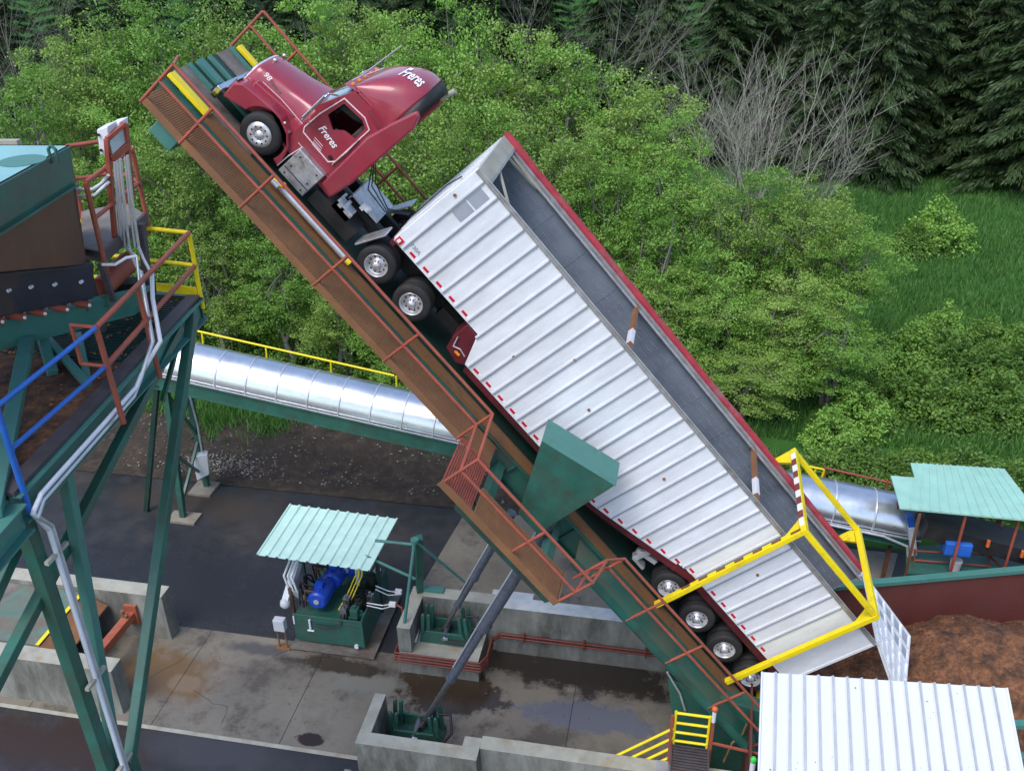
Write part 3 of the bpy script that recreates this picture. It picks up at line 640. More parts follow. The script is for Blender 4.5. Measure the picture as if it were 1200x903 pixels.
m = MB(); m.box(1.9, 10.2, .6, 2.0, -.78, -.5); m.box(10.2, TL-.2, .6, .75, -.45, -.05); m.box(10.2, TL-.2, 1.85, 2.0, -.45, -.05)
for s in (10.67, 11.83, 12.99, 14.12): m.tube((s, .1, -.74), (s, 2.5, -.74), .08); m.box(s-.4, s+.4, .55, .8, -.62, -.46)
m.build('underframe', MT['black'], T)
m = MB(); m.prism([(10.1, -.05), (10.2, .0), (11.3, .0), (11.32, -.12), (10.95, -.18), (10.5, -.18), (10.2, -.34)], 1, .0, .3); m.build('mudguard', MT['maroondk'], T, bevel=.02)
m = MB(); m.bar((9.6, .2, -.3), (9.55, .2, -.95), .14, .14, up=(1, 0, 0)); m.bar((9.4, .2, -.75), (9.95, .2, -.6), .1, .12); m.box(9.5, 9.9, .1, .35, -.98, -.9); m.build('landing_gear', MT['conduit'], T)
for s in (10.67, 11.83, 12.99, 14.12):
    wheel(T, s, .16, -.74, side=-1, dish=.09); wheel(T, s, 2.43, -.74, side=1, dish=.09)
    m = MB(); m.lathe([(.25, -.12), (.44, -.12), (.45, 0), (.44, .12), (.25, .12)], (s, .46, -.74), 1, 28); m.build('wheel', MT['tyre'], T)
# tailgate swung open from its top hinge
ga = R(12); gd = Vector((math.cos(ga), 0, -math.sin(ga))); gn = Vector((math.sin(ga), 0, math.cos(ga)))
def gp_(u, l, o=0.):
    a = R(17-15*u); return Vector((TL+.05, .05+u*(TW-.1), THh))+Vector((math.cos(a), 0, -math.sin(a)))*l+Vector((math.sin(a), 0, math.cos(a)))*o
m = MB(); m.grid(lambda u, w: gp_(u, 2.35*w, .02), 8, 6, smooth=False); m.build('tailgate', MT['white'], T, solid=.05)
m = MB()
for k in range(6):
    u = .03+.94*k/5; m.bar(gp_(u, 0, .075), gp_(u, 2.33, .075), .05, .05, up=(0, 0, 1))
for k in range(6):
    m.bar(gp_(.02, .08+k*.45, .07), gp_(.98, .08+k*.45, .07), .06, .04, up=(0, 0, 1))
m.build('tailgate_frame', MT['white'], T)
m = MB()
for k in range(5):
    for u0 in (.6, .8):
        m = MB(); m.grid(lambda u, w: gp_(u0+.03+.13*u, .16+.45*k+.3*w, .05), 1, 1, smooth=False); m.build('vent_slot', MT['grey'], T)
for v in (-.02, TW-.06):
    m = MB(); m.box(TL-.03, TL+.03, v, v+.08, 0, THh+.05); m.build('rear_post', MT['white'], T)
m = MB(); m.box(TL-.02, TL+.05, 0, TW, -.15, -.025); m.build('rear_sill', MT['maroondk'], T)
for p, q in (((TL-1.0, TW-.1, THh-.1), (TL, TW-.05, THh-.5)), ((TL-.6, TW-.1, THh-.1), (TL, TW-.05, THh-1.0))):
    m = MB(); m.bar(p, q, .04, .04); m.build('brace', MT['rail'], T)

def text_mesh(body, size, shear=0., extr=.0):
    cu = bpy.data.curves.new('txt', 'FONT'); cu.body = body; cu.size = size; cu.shear = shear; cu.extrude = extr; cu.resolution_u = 3; cu.offset = size*.018
    ob = bpy.data.objects.new('txt', cu); sc.collection.objects.link(ob)
    dg = bpy.context.evaluated_depsgraph_get(); me = bpy.data.meshes.new_from_object(ob.evaluated_get(dg))
    vs = [tuple(v.co) for v in me.vertices]; fs = [tuple(p.vertices) for p in me.polygons]
    bpy.data.objects.remove(ob); return vs, fs
def text(name, body, size, fn, mat, parent, shear=0.):
    vs, fs = text_mesh(body, size, shear); m = MB(); m.add([fn(x, y) for x, y, z in vs], fs); return m.build(name, mat, parent)
text('lettering', '730A', .13, lambda x, y: (.3+x, -.006, .2+y), MT['paintg'], T)

# ============================================================ TRACTOR
K = thing('tractor_truck', 'maroon conventional truck tractor with roof fairing parked high on the raised deck', 'truck', (-1.6, 1.3, DH), 'D')
VC = 1.3
# hood: lofted cross sections
hs = [  # s, half width bottom, half width crest, h bottom, h crest, h centre
 (-4.42, .60, .54, -.88, -.06, .02), (-4.36, .66, .58, -.9, -.02, .07), (-4.1, .70, .61, -.85, .05, .15), (-3.6, .74, .66, -.7, .19, .29), (-3.2, .80, .74, -.65, .33, .42), (-2.98, .90, .80, -.65, .42, .51), (-2.9, .98, .86, -.6, .47, .56)]
def hoodpt(u, w):
    x = u*(len(hs)-1); i = min(int(x), len(hs)-2); f = x-i; a = [p+(q-p)*f for p, q in zip(hs[i], hs[i+1])]
    s, wb, wc, hb, hc, ht = a; L = [(-wb, hb), (-wb*.995, hb+(hc-hb)*.4), (-(wb+wc)/2*1.0, hb+(hc-hb)*.85), (-wc*.97, hc), (-wc*.8, hc+(ht-hc)*.45), (-wc*.4, hc+(ht-hc)*.88), (0, ht)]
    L = L+[(-p, q) for p, q in L[::-1][1:]]
    y = w*(len(L)-1); j = min(int(y), len(L)-2); g = y-j
    return (s, VC+L[j][0]+(L[j+1][0]-L[j][0])*g, L[j][1]+(L[j+1][1]-L[j][1])*g)
m = MB(); m.grid(hoodpt, 18, 24); hood = m.build('hood', MT['maroon'], K)
m = MB(); m.mi = 0; L0 = [hoodpt(0, w/24) for w in range(25)]; m.slab([(a, b, c) for a, b, c in L0], (-.03, 0, 0)); m.mi = 1
m.slab([(-4.46, VC+(b-VC)*.86, -.44+(c+.44)*.84) for a, b, c in L0], (-.012, 0, 0)); m.build('grille', [MT['chrome'], MT['black']], K)
m = MB(); m.path([hoodpt(.02, w/24) for w in range(0, 25)], .022, 6); m.build('grille_surround', MT['pink'], K)
for k in range(3):
    pass
m = MB(); m.box(-4.0, -3.72, VC-.71, VC-.695, -.02, .02); m.build('hood_badge', MT['chrome'], hood)
m = MB(); m.path([(-4.1, VC-.72, -.12), (-3.6, VC-.775, -.04), (-2.95, VC-.93, .02)], .008, 5); m.build('pinstripe', MT['pink'], hood)
text('lettering', '98', .17, lambda x, y: (-4.2+x, VC-.70, -.02+y), MT['paintw'], hood, .2)
m = MB(); m.ball((-4.32, VC-.05, .1), .05); m.ball((-4.34, VC+.55, .06), .05); m.build('ornament', MT['chrome'], hood)
# fenders
def fender(v0, v1, name='fender'):
    cs, ch, r = -3.37, -.76, .54
    outer = [(-4.42, -.84), (-4.44, -.45), (-4.3, -.3), (-4.0, -.24), (-3.6, -.17), (-3.3, -.18), (-3.0, -.3), (-2.8, -.52), (-2.7, -.85), (-2.68, -1.0)]
    inner = [(cs+r*math.cos(a), ch+r*math.sin(a)) for a in [R(-22+k*12) for k in range(17)]]
    m = MB(); m.prism(outer[::-1]+[(-4.42, -.84)]+inner[::-1][0:] if False else outer+inner, 1, v0, v1); return m.build(name, MT['maroon'], K, bevel=.035)
fender(.2, .68); fender(1.92, 2.4)
m = MB(); m.prism([(-4.2, -.5), (-3.2, -.3), (-2.9, -.3), (-2.9, .0), (-3.4, -.08), (-4.2, -.2)], 1, .5, 2.1); m.build('fender_apron', MT['maroon'], K, bevel=.03)
m = MB(); m.ball((-3.2, .22, -.19), .025); m.build('marker_lamp', MT['stripe'], K)
for v in (.32, 2.0):
    m = MB(); m.box(-4.47, -4.43, v, v+.32, -.62, -.38); m.build('headlight', MT['chrome'], K)
m = MB(); m.box(-4.62, -4.48, .16, 2.44, -1.02, -.72); m.build('bumper', MT['chrome'], K, bevel=.03)
m = MB(); m.box(-4.66, -4.625, .2, .5, -.95, -.8); m.build('fog_lamp', MT['black'], K)
# cab body
prof = [(-2.95, -.62), (-2.95, .5), (-2.72, 1.3), (-2.62, 1.42), (-1.52, 1.5), (-1.52, -.62)]
vn, vf = .3, 2.3
# near side with a real window opening: frame pieces round the opening
win = [(-2.74, .62), (-2.68, 1.06), (-2.2, 1.12), (-2.05, 1.04), (-2.04, .72), (-2.3, .66), (-2.46, .48)]
def cabside(v0, v1):
    m = MB()
    m.prism([(-2.95, -.62), (-1.52, -.62), (-1.52, .48), (-2.95, .48)], 1, v0, v1)
    m.prism([(-2.95, .48), (-2.46, .48), (-2.74, .62), (-2.68, 1.06), (-2.72, 1.3)], 1, v0, v1)
    m.prism([(-2.68, 1.06), (-2.2, 1.12), (-2.05, 1.04), (-1.52, 1.04), (-1.52, 1.5), (-2.62, 1.42), (-2.72, 1.3)], 1, v0, v1)
    m.prism([(-2.46, .48), (-1.52, .48), (-1.52, 1.04), (-2.05, 1.04), (-2.04, .72), (-2.3, .66)], 1, v0, v1)
    return m
cb = cabside(vn, vn+.05).build('cab_side', MT['maroon'], K)
cabside(vf-.05, vf).build('cab_side', MT['maroon'], K)
m = MB(); m.box(-1.55, -1.5, vn+.05, vf-.05, -.62, 1.45); m.build('cab_back', MT['maroon'], K)
m = MB(); m.slab([(-2.62, vn, 1.42), (-1.52, vn, 1.5), (-1.52, vf, 1.5), (-2.62, vf, 1.42)], (0, 0, .05)); m.build('roof', MT['maroon'], K, bevel=.02)
m = MB(); m.slab([(-2.95, vn+.05, -.62), (-2.95, vf-.05, -.62), (-2.95, vf-.05, .5), (-2.95, vn+.05, .5)], (.03, 0, 0)); m.build('firewall', MT['maroondk'], K)
# windscreen (slightly curved), pillars
def wsc(u, w):
    v = vn+.1+(vf-vn-.2)*u; b = math.sin(u*PI)*.13; return (-2.99-b+.27*w, v, .52+.84*w)
m = MB(); m.grid(wsc, 12, 4); m.build('windscreen', MT['wscreen'], K, solid=.01)
for v in (vn+.06, vf-.06):
    m = MB(); m.bar((-2.99, v, .48), (-2.66, v, 1.42), .1, .1, up=(0, 1, 0)); m.build('pillar', MT['maroon'], K)
m = MB(); m.bar((-3.12, VC, .53), (-2.84, VC, 1.36), .03, .03); m.build('pillar', MT['maroon'], K)
m = MB(); m.slab([(-2.95, vn+.06, 1.3), (-2.62, vn+.02, 1.45), (-2.62, vf-.02, 1.45), (-2.95, vf-.06, 1.3)], (0, 0, .03)); m.build('visor', MT['maroon'], K, bevel=.01)
for k in range(5):
    m = MB(); m.box(-2.88, -2.82, .5+k*.38, .58+k*.38, 1.36, 1.41); m.build('roof_lamp', MT['orange'], K)
# glass and interior
m = MB(); m.prism(win[:3]+[(-2.12, 1.08), (-2.3, .98), (-2.7, .9)], 1, vn+.03, vn+.036); m.build('side_window', MT['glass'], K)
m = MB(); m.path([(-2.62+.04*math.cos(a), .75+.2*math.cos(a), .72+.2*math.sin(a)) for a in np.linspace(0, 2*PI, 14)], .014, 6); m.bar((-2.85, .75, .45), (-2.62, .75, .72), .04, .04); m.build('steering_wheel', MT['black'], K)
m = MB(); m.box(-2.93, -2.75, vn+.06, vf-.06, .2, .5); m.build('dashboard', MT['toe'], K, bevel=.03)
m = MB(); m.box(-2.5, -2.1, .5, .95, .1, .3); m.box(-2.14, -2.0, .5, .95, .3, .98); m.build('seat', MT['skirt'], K, bevel=.04)
# door: trim line, handle, mirror, lettering
door = [(-2.82, -.05), (-2.06, -.08), (-1.97, .05), (-1.97, 1.1), (-2.2, 1.2), (-2.74, 1.14), (-2.86, .5), (-2.88, .05)]
m = MB(); m.path([(s, vn-.006, h) for s, h in door+[door[0]]], .016, 6); dr = m.build('door', MT['pink'], K)
m = MB(); m.path([(-1.965, vn-.02, -.05), (-1.95, vn-.04, .4), (-1.97, vn-.02, .78)], .018, 6); m.build('grab_rail', MT['chrome'], K)
m = MB(); m.box(-2.14, -2.04, vn-.02, vn-.004, -.0, .06); m.tube((-2.1, vn-.02, .03), (-2.1, vn-.03, .03), .045); m.build('handle', MT['black'], dr)
text('lettering', 'Freres', .22, lambda x, y: (-2.68+x*.86, vn-.008, .26+y*1.05-.08*x), MT['paintw'], dr, .35)
m = MB()
for k in range(4): m.box(-2.6+.02*k, -2.36+.02*k, vn-.0075, vn-.0005, .06-.05*k, .075-.05*k)
m.build('small_print', MT['pink'], dr)
m = MB(); m.box(-3.04, -2.98, vn-.3, vn-.12, .28, .98); m.build('mirror', MT['chrome'], K, bevel=.015)
m = MB(); m.path([(-2.86, vn, 1.08), (-3.0, vn-.22, 1.04), (-3.0, vn-.22, .22), (-2.88, vn, .2)], .018); m.build('mirror_arm', MT['chrome'], K)
m = MB(); m.box(-3.04, -2.98, vf+.12, vf+.3, .28, .98); m.build('mirror', MT['chrome'], K, bevel=.015)
m = MB(); m.path([(-2.75, vn-.008, -.3), (-1.7, vn-.008, -.32)], .008, 5); m.build('pinstripe', MT['pink'], K)
# side extenders and roof fairing
for a, b, sg in ((.17, .3, -1), (2.3, 2.43, 1)):
    m = MB(); m.prism([(-1.84, -.5), (-1.5, -.55), (-1.42, 0), (-1.4, 1.9), (-1.5, 2.16), (-1.62, 2.2), (-1.78, 1.6), (-1.9, 1.0)], 1, a, b); m.build('side_extender', MT['maroon'], K, bevel=.045)
def fair(u, w):
    # u: front to back, w: across
    s = -2.78+u*1.04; top = 1.46+1.04*math.sin(min(1, u*1.02)*PI/2)**.72
    e = 1.44-.22*u; hw = 1.015-.1*(1-u)**2
    a = PI*w; cx = math.cos(a); sx = math.sin(a)
    v = VC-hw*(abs(cx)**.66)*(1 if cx > 0 else -1); h = e+(top-e)*sx**.62
    return (s, v, h)
m = MB(); m.grid(fair, 20, 28); m.build('roof_fairing', MT['maroon'], K, solid=.02)
m = MB(); m.grid(lambda u, w: (lambda q: (q[0]+u*.24, q[1], q[2]+u*.02 if q[2] < 2 else q[2]-u*.06))(fair(1, w)), 2, 28); m.build('rubber_extension', MT['black'], K, solid=.02)
def ontop(x, y):
    u = .36+x*.8; w = .40-.14*x+y*.9; q = Vector(fair(min(.985, max(.02, u)), w)); c = Vector((-2.2, VC, 1.3)); return tuple(q+(q-c).normalized()*.03)
text('lettering', 'Freres', .21, lambda x, y: ontop(x, y), MT['paintw'], K, .25)
m = MB(); m.tube((-1.5, 1.75, 2.2), (-1.42, 1.75, 2.55), .06); m.build('exhaust_stack', MT['walltop'], K)
m = MB(); m.path([(-2.9, .5, 1.44), (-2.85, .5, 1.62), (-2.72, .35, 2.75)], .014, 6); m.path([(-2.85, .52, 1.6), (-2.66, .55, 2.1)], .012, 6); m.build('antenna', MT['chrome'], K)
# step box / tank, frame, rear deck
m = MB(); m.box(-2.62, -1.9, .12, .62, -1.0, -.28); m.build('step_box', MT['plate'], K, bevel=.02)
m = MB(); m.box(-2.6, -1.92, .114, .119, -.82, -.8)
for s in (-2.5, -2.02):
    for h in (-.4, -.7, -.92): m.tube((s, .105, h), (s, .119, h), .02, 8)
m.build('step_trim', MT['black'], K)
m = MB(); m.path([(-2.7, .2, -.98), (-2.68, .14, -.6), (-2.62, .2, -.24)], .014, 6); m.build('hose', MT['conduit'], K)
m = MB(); m.box(-1.36, -.92, -.0+.1, .6, -.62, -.5); m.box(-1.36, -.92, .1, .16, -.62, -.42); m.box(-1.36, -1.3, .1, .6, -.5, -.4); m.box(-1.2, -1.12, .1, .6, -.5, -.44); m.build('battery_step', MT['plate'], K)
m = MB(); m.box(-4.3, 2.2, .85, 1.0, -.78, -.52); m.box(-4.3, 2.2, 1.6, 1.75, -.78, -.52); m.box(-1.8, -.6, .2, .85, -1.0, -.65)
for s in (.19, 1.31): m.tube((s, .2, -.75), (s, 2.4, -.75), .09); m.box(s-.3, s+.3, .7, .95, -1.0, -.6)
m.tube((-3.37, .3, -.78), (-3.37, 2.3, -.78), .06); m.box(-4.2, -1.6, .95, 1.65, -1.0, -.3); m.build('chassis', MT['black'], K)
m = MB(); m.box(-1.25, -.45, .7, 1.9, -.4, -.37); m.box(-1.25, -1.22, .7, 1.9, -.5, -.37); m.build('deck_plate', MT['plate'], K)
m = MB()
for k in range(3): m.path([(-1.45, 1.1+.12*k, .3), (-1.1, 1.0+.15*k, -.15+.05*k), (-.5, 1.1+.1*k, -.25), (-.1, 1.2+.05*k, .1)], .014, 6)
m.build('air_line', MT['rubber'], K)
for v0, v1 in ((.02, .55), (2.0, 2.5)):
    m = MB(); m.slab([(-.46, v0, -.78), (-.2, v0, -.1), (-.16, v0, -.1), (-.42, v0, -.78)], (0, v1-v0, 0)); m.build('quarter_fender', MT['plate'], K, bevel=.006)
m = MB(); m.tube((-.8, .55, -.3), (-.8, .55, -.2), .07); m.box(-.95, -.85, .5, .6, -.36, -.22); m.build('fitting', MT['boxg'], K)
m = MB(); m.box(.4, 1.2, .8, 1.8, -.5, -.4); m.build('fifth_wheel', MT['black'], K)
for v, sd_ in ((.24, -1), (2.36, 1)): wheel(K, -3.37, v, -.76, side=sd_, dish=-.03)
for s in (.19, 1.31):
    wheel(K, s, .17, -.75, side=-1, dish=.09); wheel(K, s, 2.43, -.75, side=1, dish=.09)
    m = MB(); m.lathe([(.25, -.12), (.44, -.12), (.45, 0), (.44, .12), (.25, .12)], (s, .47, -.75), 1, 28); m.build('wheel', MT['tyre'], K)

# ============================================================ SCREENING TOWER on the left (near the camera)
ZP = 15.05
G = thing('screening_tower', 'green steel screening tower with bark covered platform and raking legs, nearest the camera', 'tower', (-1.0, -10.75, 0))
b0, b1, b2 = Vector((-1.35, -5.67, ZP)), Vector((-.84, -10.98, ZP)), Vector((-.50, -13.6, ZP))
bd = (b1-b0).normalized(); bx = Vector((-bd.y, bd.x, 0)).normalized()
if bx.x < 0: bx = -bx       # outwards (+X)
def off(p, o, z): return p+bx*o+Vector((0, 0, z))
m = MB(); m.bar(off(b0, -.06, -.19), off(b1, -.06, -.19), .03, .36); m.bar(off(b0, 0, -.03), off(b1, 0, -.03), .13, .02); m.bar(off(b0, 0, -.36), off(b1, 0, -.36), .13, .02)
m.build('edge_beam', MT['greenlt'], G)
m = MB(); m.bar(off(b0, -.1, .01), off(b1, -.1, .01), .2, .055); m.build('beam_cap', MT['toe'], G)
m = MB(); m.ibeam(off(b1, 0, -.28), off(b2, -.05, -.28), .22, .36, .025); m.build('edge_beam', MT['greenlt'], G)
# platform floor
fl = [b0+Vector((-.1, 0, -.02)), b1+Vector((-.12, 0, -.02)), b2+Vector((-.4, 0, -.02)), Vector((-9, -13.6, ZP-.02)), Vector((-9, -5.2, ZP-.02)), Vector((-3, -5.5, ZP-.02))]
m = MB(); m.slab([b0+Vector((-.1, 0, -.02)), Vector((-1.25, -7.9, ZP-.02)), Vector((-9, -7.9, ZP-.02)), Vector((-9, -5.2, ZP-.02)), Vector((-1.4, -5.4, ZP-.02))], (0, 0, -.05)); m.build('platform_floor', MT['greendk'], G)
m = MB()
for k in range(34): m.box(-5.5, -1.3, -7.85+k*.065, -7.83+k*.065, ZP-.015, ZP+.005)
m.build('floor_bars', MT['greendk'], G)
m = MB(); m.slab([Vector((-1.27, -7.9, ZP-.02)), Vector((-1.0, -10.98, ZP-.02)), Vector((-9, -10.98, ZP-.02)), Vector((-9, -7.9, ZP-.02))], (0, 0, -.05)); m.build('bark_covered_floor', MT['bark'], G)
# end beam under the yellow rail, cross beams
e1 = b0+Vector((-4.2, .45, 0)); m = MB(); m.ibeam(off(b0, 0, -.2), e1+Vector((0, 0, -.2)), .15, .36, .02); m.build('end_beam', MT['green'], G)
m = MB(); m.ibeam((-.95, -10.95, ZP-.25), (-7, -11.0, ZP-.25), .2, .36, .02); m.build('end_beam', MT['greenlt'], G)
# legs: hollow sections in the plane of the edge beam
X0 = -1.0
def leg(p, q, w, mt_='green', nm='leg'):
    m = MB(); m.bar(p, q, w, w, up=(1, 0, 0)); o = m.build(nm, MT[mt_], G, bevel=.012); return o
nA = at_x(148, 905, X0); foot = Vector((X0, -10.75, 0))
leg((X0, -10.8, ZP-.4), (X0, -10.72, 0), .17); leg(tuple(at_x(226, 368, -1.28)), nA+Vector((0, .05, 0)), .145)
leg((X0+.01, -9.98, ZP-.37), at_x(137, 905, X0)+Vector((0, .03, 0)), .135, 'greenlt')
pB = at_x(0, 800, X0); leg(tuple(at_x(210, 383, -1.3)), tuple(at_x(-25, 838, X0-.03)), .135, 'green', 'brace')
leg(tuple(at_x(30, 612, X0-.25)), tuple(at_x(-12, 705, X0-.25)), .15, 'green', 'brace')
leg(nA, (X0, -10.7, 5.0), .19); m = MB(); m.box(X0-.03, X0+.03, -11.1, -10.2, 9.2, 10.1); m.build('gusset', MT['green'], G)
for yy in (-6.2,):
    leg((-8.8, -6.0, ZP-.4), (-8.8, -6.0, 0), .24); leg((-8.8, -10.8, ZP-.4), (-8.8, -10.8, 0), .24)
m = MB(); m.bar(at_x(215, 380, -1.6), at_x(190, 470, -1.6), .06, .06); m.build('brace', MT['green'], G)
# railings
def tub(nm, mat, pts, r=.026, parent=None, n=8):
    m = MB(); m.path(pts, r, n); return m.build(nm, mat, parent or G)
ht, hm = 1.05, .52
q1, q2, q3 = off(b1, .03, 0)+Vector((0, .1, 0)), Vector((-.86, -8.95, ZP)), off(b0, 0, 0)+Vector((0, .02, 0))
r1 = tub('handrail', MT['blue'], [q1+Vector((0, 0, ht)), q2+Vector((0, -.02, ht))], .031)
tub('handrail', MT['blue'], [q1+Vector((0, 0, hm)), q2+Vector((0, -.02, hm))], .029); tub('post', MT['blue'], [q1+Vector((0, 0, -.3)), q1+Vector((0, 0, ht))], .036, r1)
r2 = tub('handrail', MT['redrail'], [q2+Vector((0, 0, ht)), q3+Vector((0, 0, ht))], .036)
tub('handrail', MT['redrail'], [q2+Vector((0, 0, hm)), q3+Vector((0, 0, hm))], .036); tub('post', MT['redrail'], [q2+Vector((.05, 0, -.3)), q2+Vector((0, 0, ht))], .036, r2)
qm = (q2+q3)/2+Vector((.03, -.35, 0)); tub('post', MT['redrail'], [qm+Vector((.05, 0, -.35)), qm+Vector((0, 0, ht))], .036, r2)
g1, g2 = q2+Vector((-.35, .02, ht)), q2+Vector((-.35, .02, hm))
tub('gate_loop', MT['redrail'], [q2+Vector((0, 0, ht)), g1, g2, q2+Vector((0, 0, hm))], .026)
yq = [q3, b0+Vector((-2.1, .3, 0)), b0+Vector((-4.2, .5, 0))]
for z in (ht, hm): yr = tub('handrail', MT['yellow'], [p+Vector((0, 0, z)) for p in yq], .036)
for p in yq: tub('post', MT['yellow'], [p+Vector((0, 0, -.2)), p+Vector((0, 0, ht))], .036, yr)
m = MB(); m.bar(yq[0]+Vector((-.05, 0, .08)), yq[2]+Vector((0, 0, .08)), .02, .14); m.build('toe_board', MT['yellow'], G)
# bark on the floor
def bk():
    x = -1.35-3.0*rng.random(); y = -10.9+5.1*rng.random()
    if y > -7.8 and (x < -2.6 or rng.random() < .45): return None
    if y < -7.9 and rng.random() < .72: return None
    return (x, y, ZP+.01)
V0 = scatter('bark_spill', MT['chip'], 1500, bk, .01, .045)
# inclined feeder beam, idlers, skirt, hopper
FD = thing('bark_hopper', 'rusty steel bark hopper with pale green lid on an inclined green feeder frame', 'hopper', (-3.5, -8.4, ZP))
YO = -1.3
def fy(px, py, Y=-7.0): return at_y(px, py, Y+YO+px*.009)
A0, A1 = fy(-80, 397), fy(172, 337); B0_, B1_ = fy(-80, 428), fy(158, 366)
m = MB(); m.slab([fy(-80, 396), fy(170, 343), fy(158, 366), fy(-80, 430)], (0, .04, 0)); m.slab([fy(-80, 394), fy(170, 340), fy(170, 345), fy(-80, 399)], (0, .22, 0)); m.slab([fy(-80, 427), fy(158, 364), fy(158, 369), fy(-80, 432)], (0, .2, 0)); m.build('feeder_beam', MT['greenlt'], FD)
m = MB(); m.slab([fy(-80, 381, -6.0), fy(150, 330, -6.0), fy(150, 360, -6.0), fy(-80, 411, -6.0)], (0, .05, 0)); m.build('feeder_beam', MT['greendk'], FD)
for i, px in enumerate((-28, 1, 20, 49, 76, 101, 124)):
    m = MB(); c = fy(px, 377-.2*px*.9, -7.03); m.bar(c+Vector((0, 0, -.06)), c+Vector((0, 0, .12)), .06, .06); m.build('idler_bracket', MT['green'], FD)
for i, px in enumerate((-40, -14, 12, 36, 62, 88)):
    c = fy(px+8, 372-.2*px*.93, -7.07); m = MB(); m.tube(c+Vector((-.13, -.02, 0)), c+Vector((.13, -.02, 0)), .05, 10); m.mi = 1; m.ball(c+Vector((-.14, -.04, 0)), .025); m.ball(c+Vector((.14, -.04, 0)), .025); m.build('idler', [MT['redrail'], MT['stripe']], FD)
m = MB(); m.slab([fy(-80, 326, -7.04), fy(107, 309, -7.04), fy(108, 350, -7.04), fy(-80, 388, -7.04)], (0, .05, 0)); m.build('skirt_plate', MT['skirt'], FD)
m = MB()
for px, py in ((-20, 354), (9, 341), (35, 337), (63, 334), (94, 331)): c = fy(px, py, -7.13); m.tube(c, c+Vector((0, .05, 0)), .024, 8)
m.build('bolt', MT['boxw'], FD)
Yd = Vector((.113, -.993, 0)).normalized(); T1 = fy(82, 170); T2 = fy(88, 215)
tl = 4.6
def alongY(p, t): return p+Yd*t
m = MB(); lidz = T1.z
LA, LB = alongY(T1, 0), alongY(T1, tl)
LAw, LBw = LA+Vector((-3.2, -.36, 0)), LB+Vector((-3.2, -.36, 0))
m.slab([LA, LB, LBw, LAw], (0, 0, -.02)); m.build('lid', MT['lid'], FD)
m = MB(); m.slab([LA+Vector((.002, 0, 0)), LB+Vector((.002, 0, 0)), alongY(T2, tl), T2], (-.03, 0, 0)); m.slab([alongY(T2, -.0)+Vector((.05, 0, .0)), alongY(T2, tl)+Vector((.05, 0, 0)), alongY(T2, tl)+Vector((-.03, 0, 0)), T2+Vector((-.03, 0, 0))], (0, 0, -.03))
m.slab([LA, LA+Vector((-3.2, -.36, 0)), T2+Vector((-3.2, -.36, 0)), T2], (0, -.03, 0)); m.build('upper_rim', MT['green'], FD)
bR, bL = fy(102, 310), fy(-120, 332)
T2b = alongY(T2, 3.2)
m = MB(); m.slab([T2, T2b, fy(-120, 332), bR], (-.02, .02, -.0)); m.slab([T2, bR, bR+Vector((-.75, .9, .1)), T2+Vector((-.7, .9, 0))], (-.02, 0, 0)); m.build('chute_plate', MT['steel'], FD)
m = MB(); m.bar(bL+Vector((0, -.03, .0)), bR+Vector((0, -.03, 0)), .08, .03); m.build('flange', MT['skirt'], FD)
m = MB(); c = fy(62, 180, -7.3); m.path([c+Vector((-.04, 0, -.12)), c+Vector((-.05, 0, .05)), c+Vector((0, 0, .1)), c+Vector((.05, 0, .05)), c+Vector((.04, 0, -.12))], .02); m.build('lifting_lug', MT['green'], FD)
m = MB(); c = at_z(26, 188, lidz+.004); m.add([(c.x+.27*math.cos(a), c.y+.27*math.sin(a), lidz+.004) for a in np.linspace(0, 2*PI, 20, endpoint=False)], [tuple(range(20))]); m.build('inspection_cover', MT['greenlt'], FD)
for p, q, w in ((fy(32, 400, -7.1), at_z(-8, 600, ZP), .17), (fy(50, 396, -6.9), at_z(62, 438, ZP), .13), (fy(57, 399, -6.95), at_z(104, 452, ZP), .1), (fy(92, 392, -6.8), at_z(103, 447, ZP), .1)):
    m = MB(); m.bar(p, q, w, w, up=(0, 1, 0)); m.build('support_leg', MT['greenlt'], FD, bevel=.01)
m = MB(); m.bar(fy(118, 310, -7.1), fy(133, 352, -7.1), .07, .07); m.build('post', MT['toe'], FD)
m = MB(); c = fy(118, 338, -6.7); m.tube(c, c+Vector((0, .8, .1)), .16, 18); m.build('tail_pulley', MT['redrail'], FD)
m = MB(); m.slab([fy(112, 335, -6.4), fy(170, 332, -6.4), fy(172, 352, -6.4), fy(115, 362, -6.4)], (0, .3, 0)); m.build('belt_cover', MT['black'], FD)
m = MB(); m.bar(at_y(-20, 168, -4.2), at_y(23, 168, -4.2), .12, .12); m.build('top_bar', MT['walltop'], FD)
# access platform with enclosures
AP = thing('access_platform', 'small access platform beside the hopper with red oxide handrails', 'platform', (-1.9, -6.6, 16.3))
ZA = 16.32
fp = [at_z(*q, ZA) for q in ((97, 292), (120, 297), (171, 251), (148, 238), (95, 247))]
m = MB(); m.slab(fp, (0, 0, -.04)); m.build('floor_plate', MT['floorp'], AP)
m = MB(); m.bar(fp[1]+Vector((0, 0, -.05)), fp[2]+Vector((0, 0, -.05)), .05, .16); m.bar(fp[0]+Vector((0, 0, -.05)), fp[1]+Vector((0, 0, -.05)), .05, .16); m.build('edge_beam', MT['toe'], AP)
pA, pB_, pC = fp[1], fp[2], fp[3]
H = Vector((0, 0, 1.0)); Hm = Vector((0, 0, .5))
ra = tub('handrail', MT['redrail'], [pA+H, pB_+H, pC+H, fp[4]+H], .034, AP)
tub('handrail', MT['redrail'], [pA+Hm, pB_+Hm, pC+Hm, fp[4]+Hm], .03, AP)
for p in (pA, pB_, pC, fp[4]): tub('post', MT['redrail'], [p+Vector((0, 0, -.3)), p+H], .036, ra)
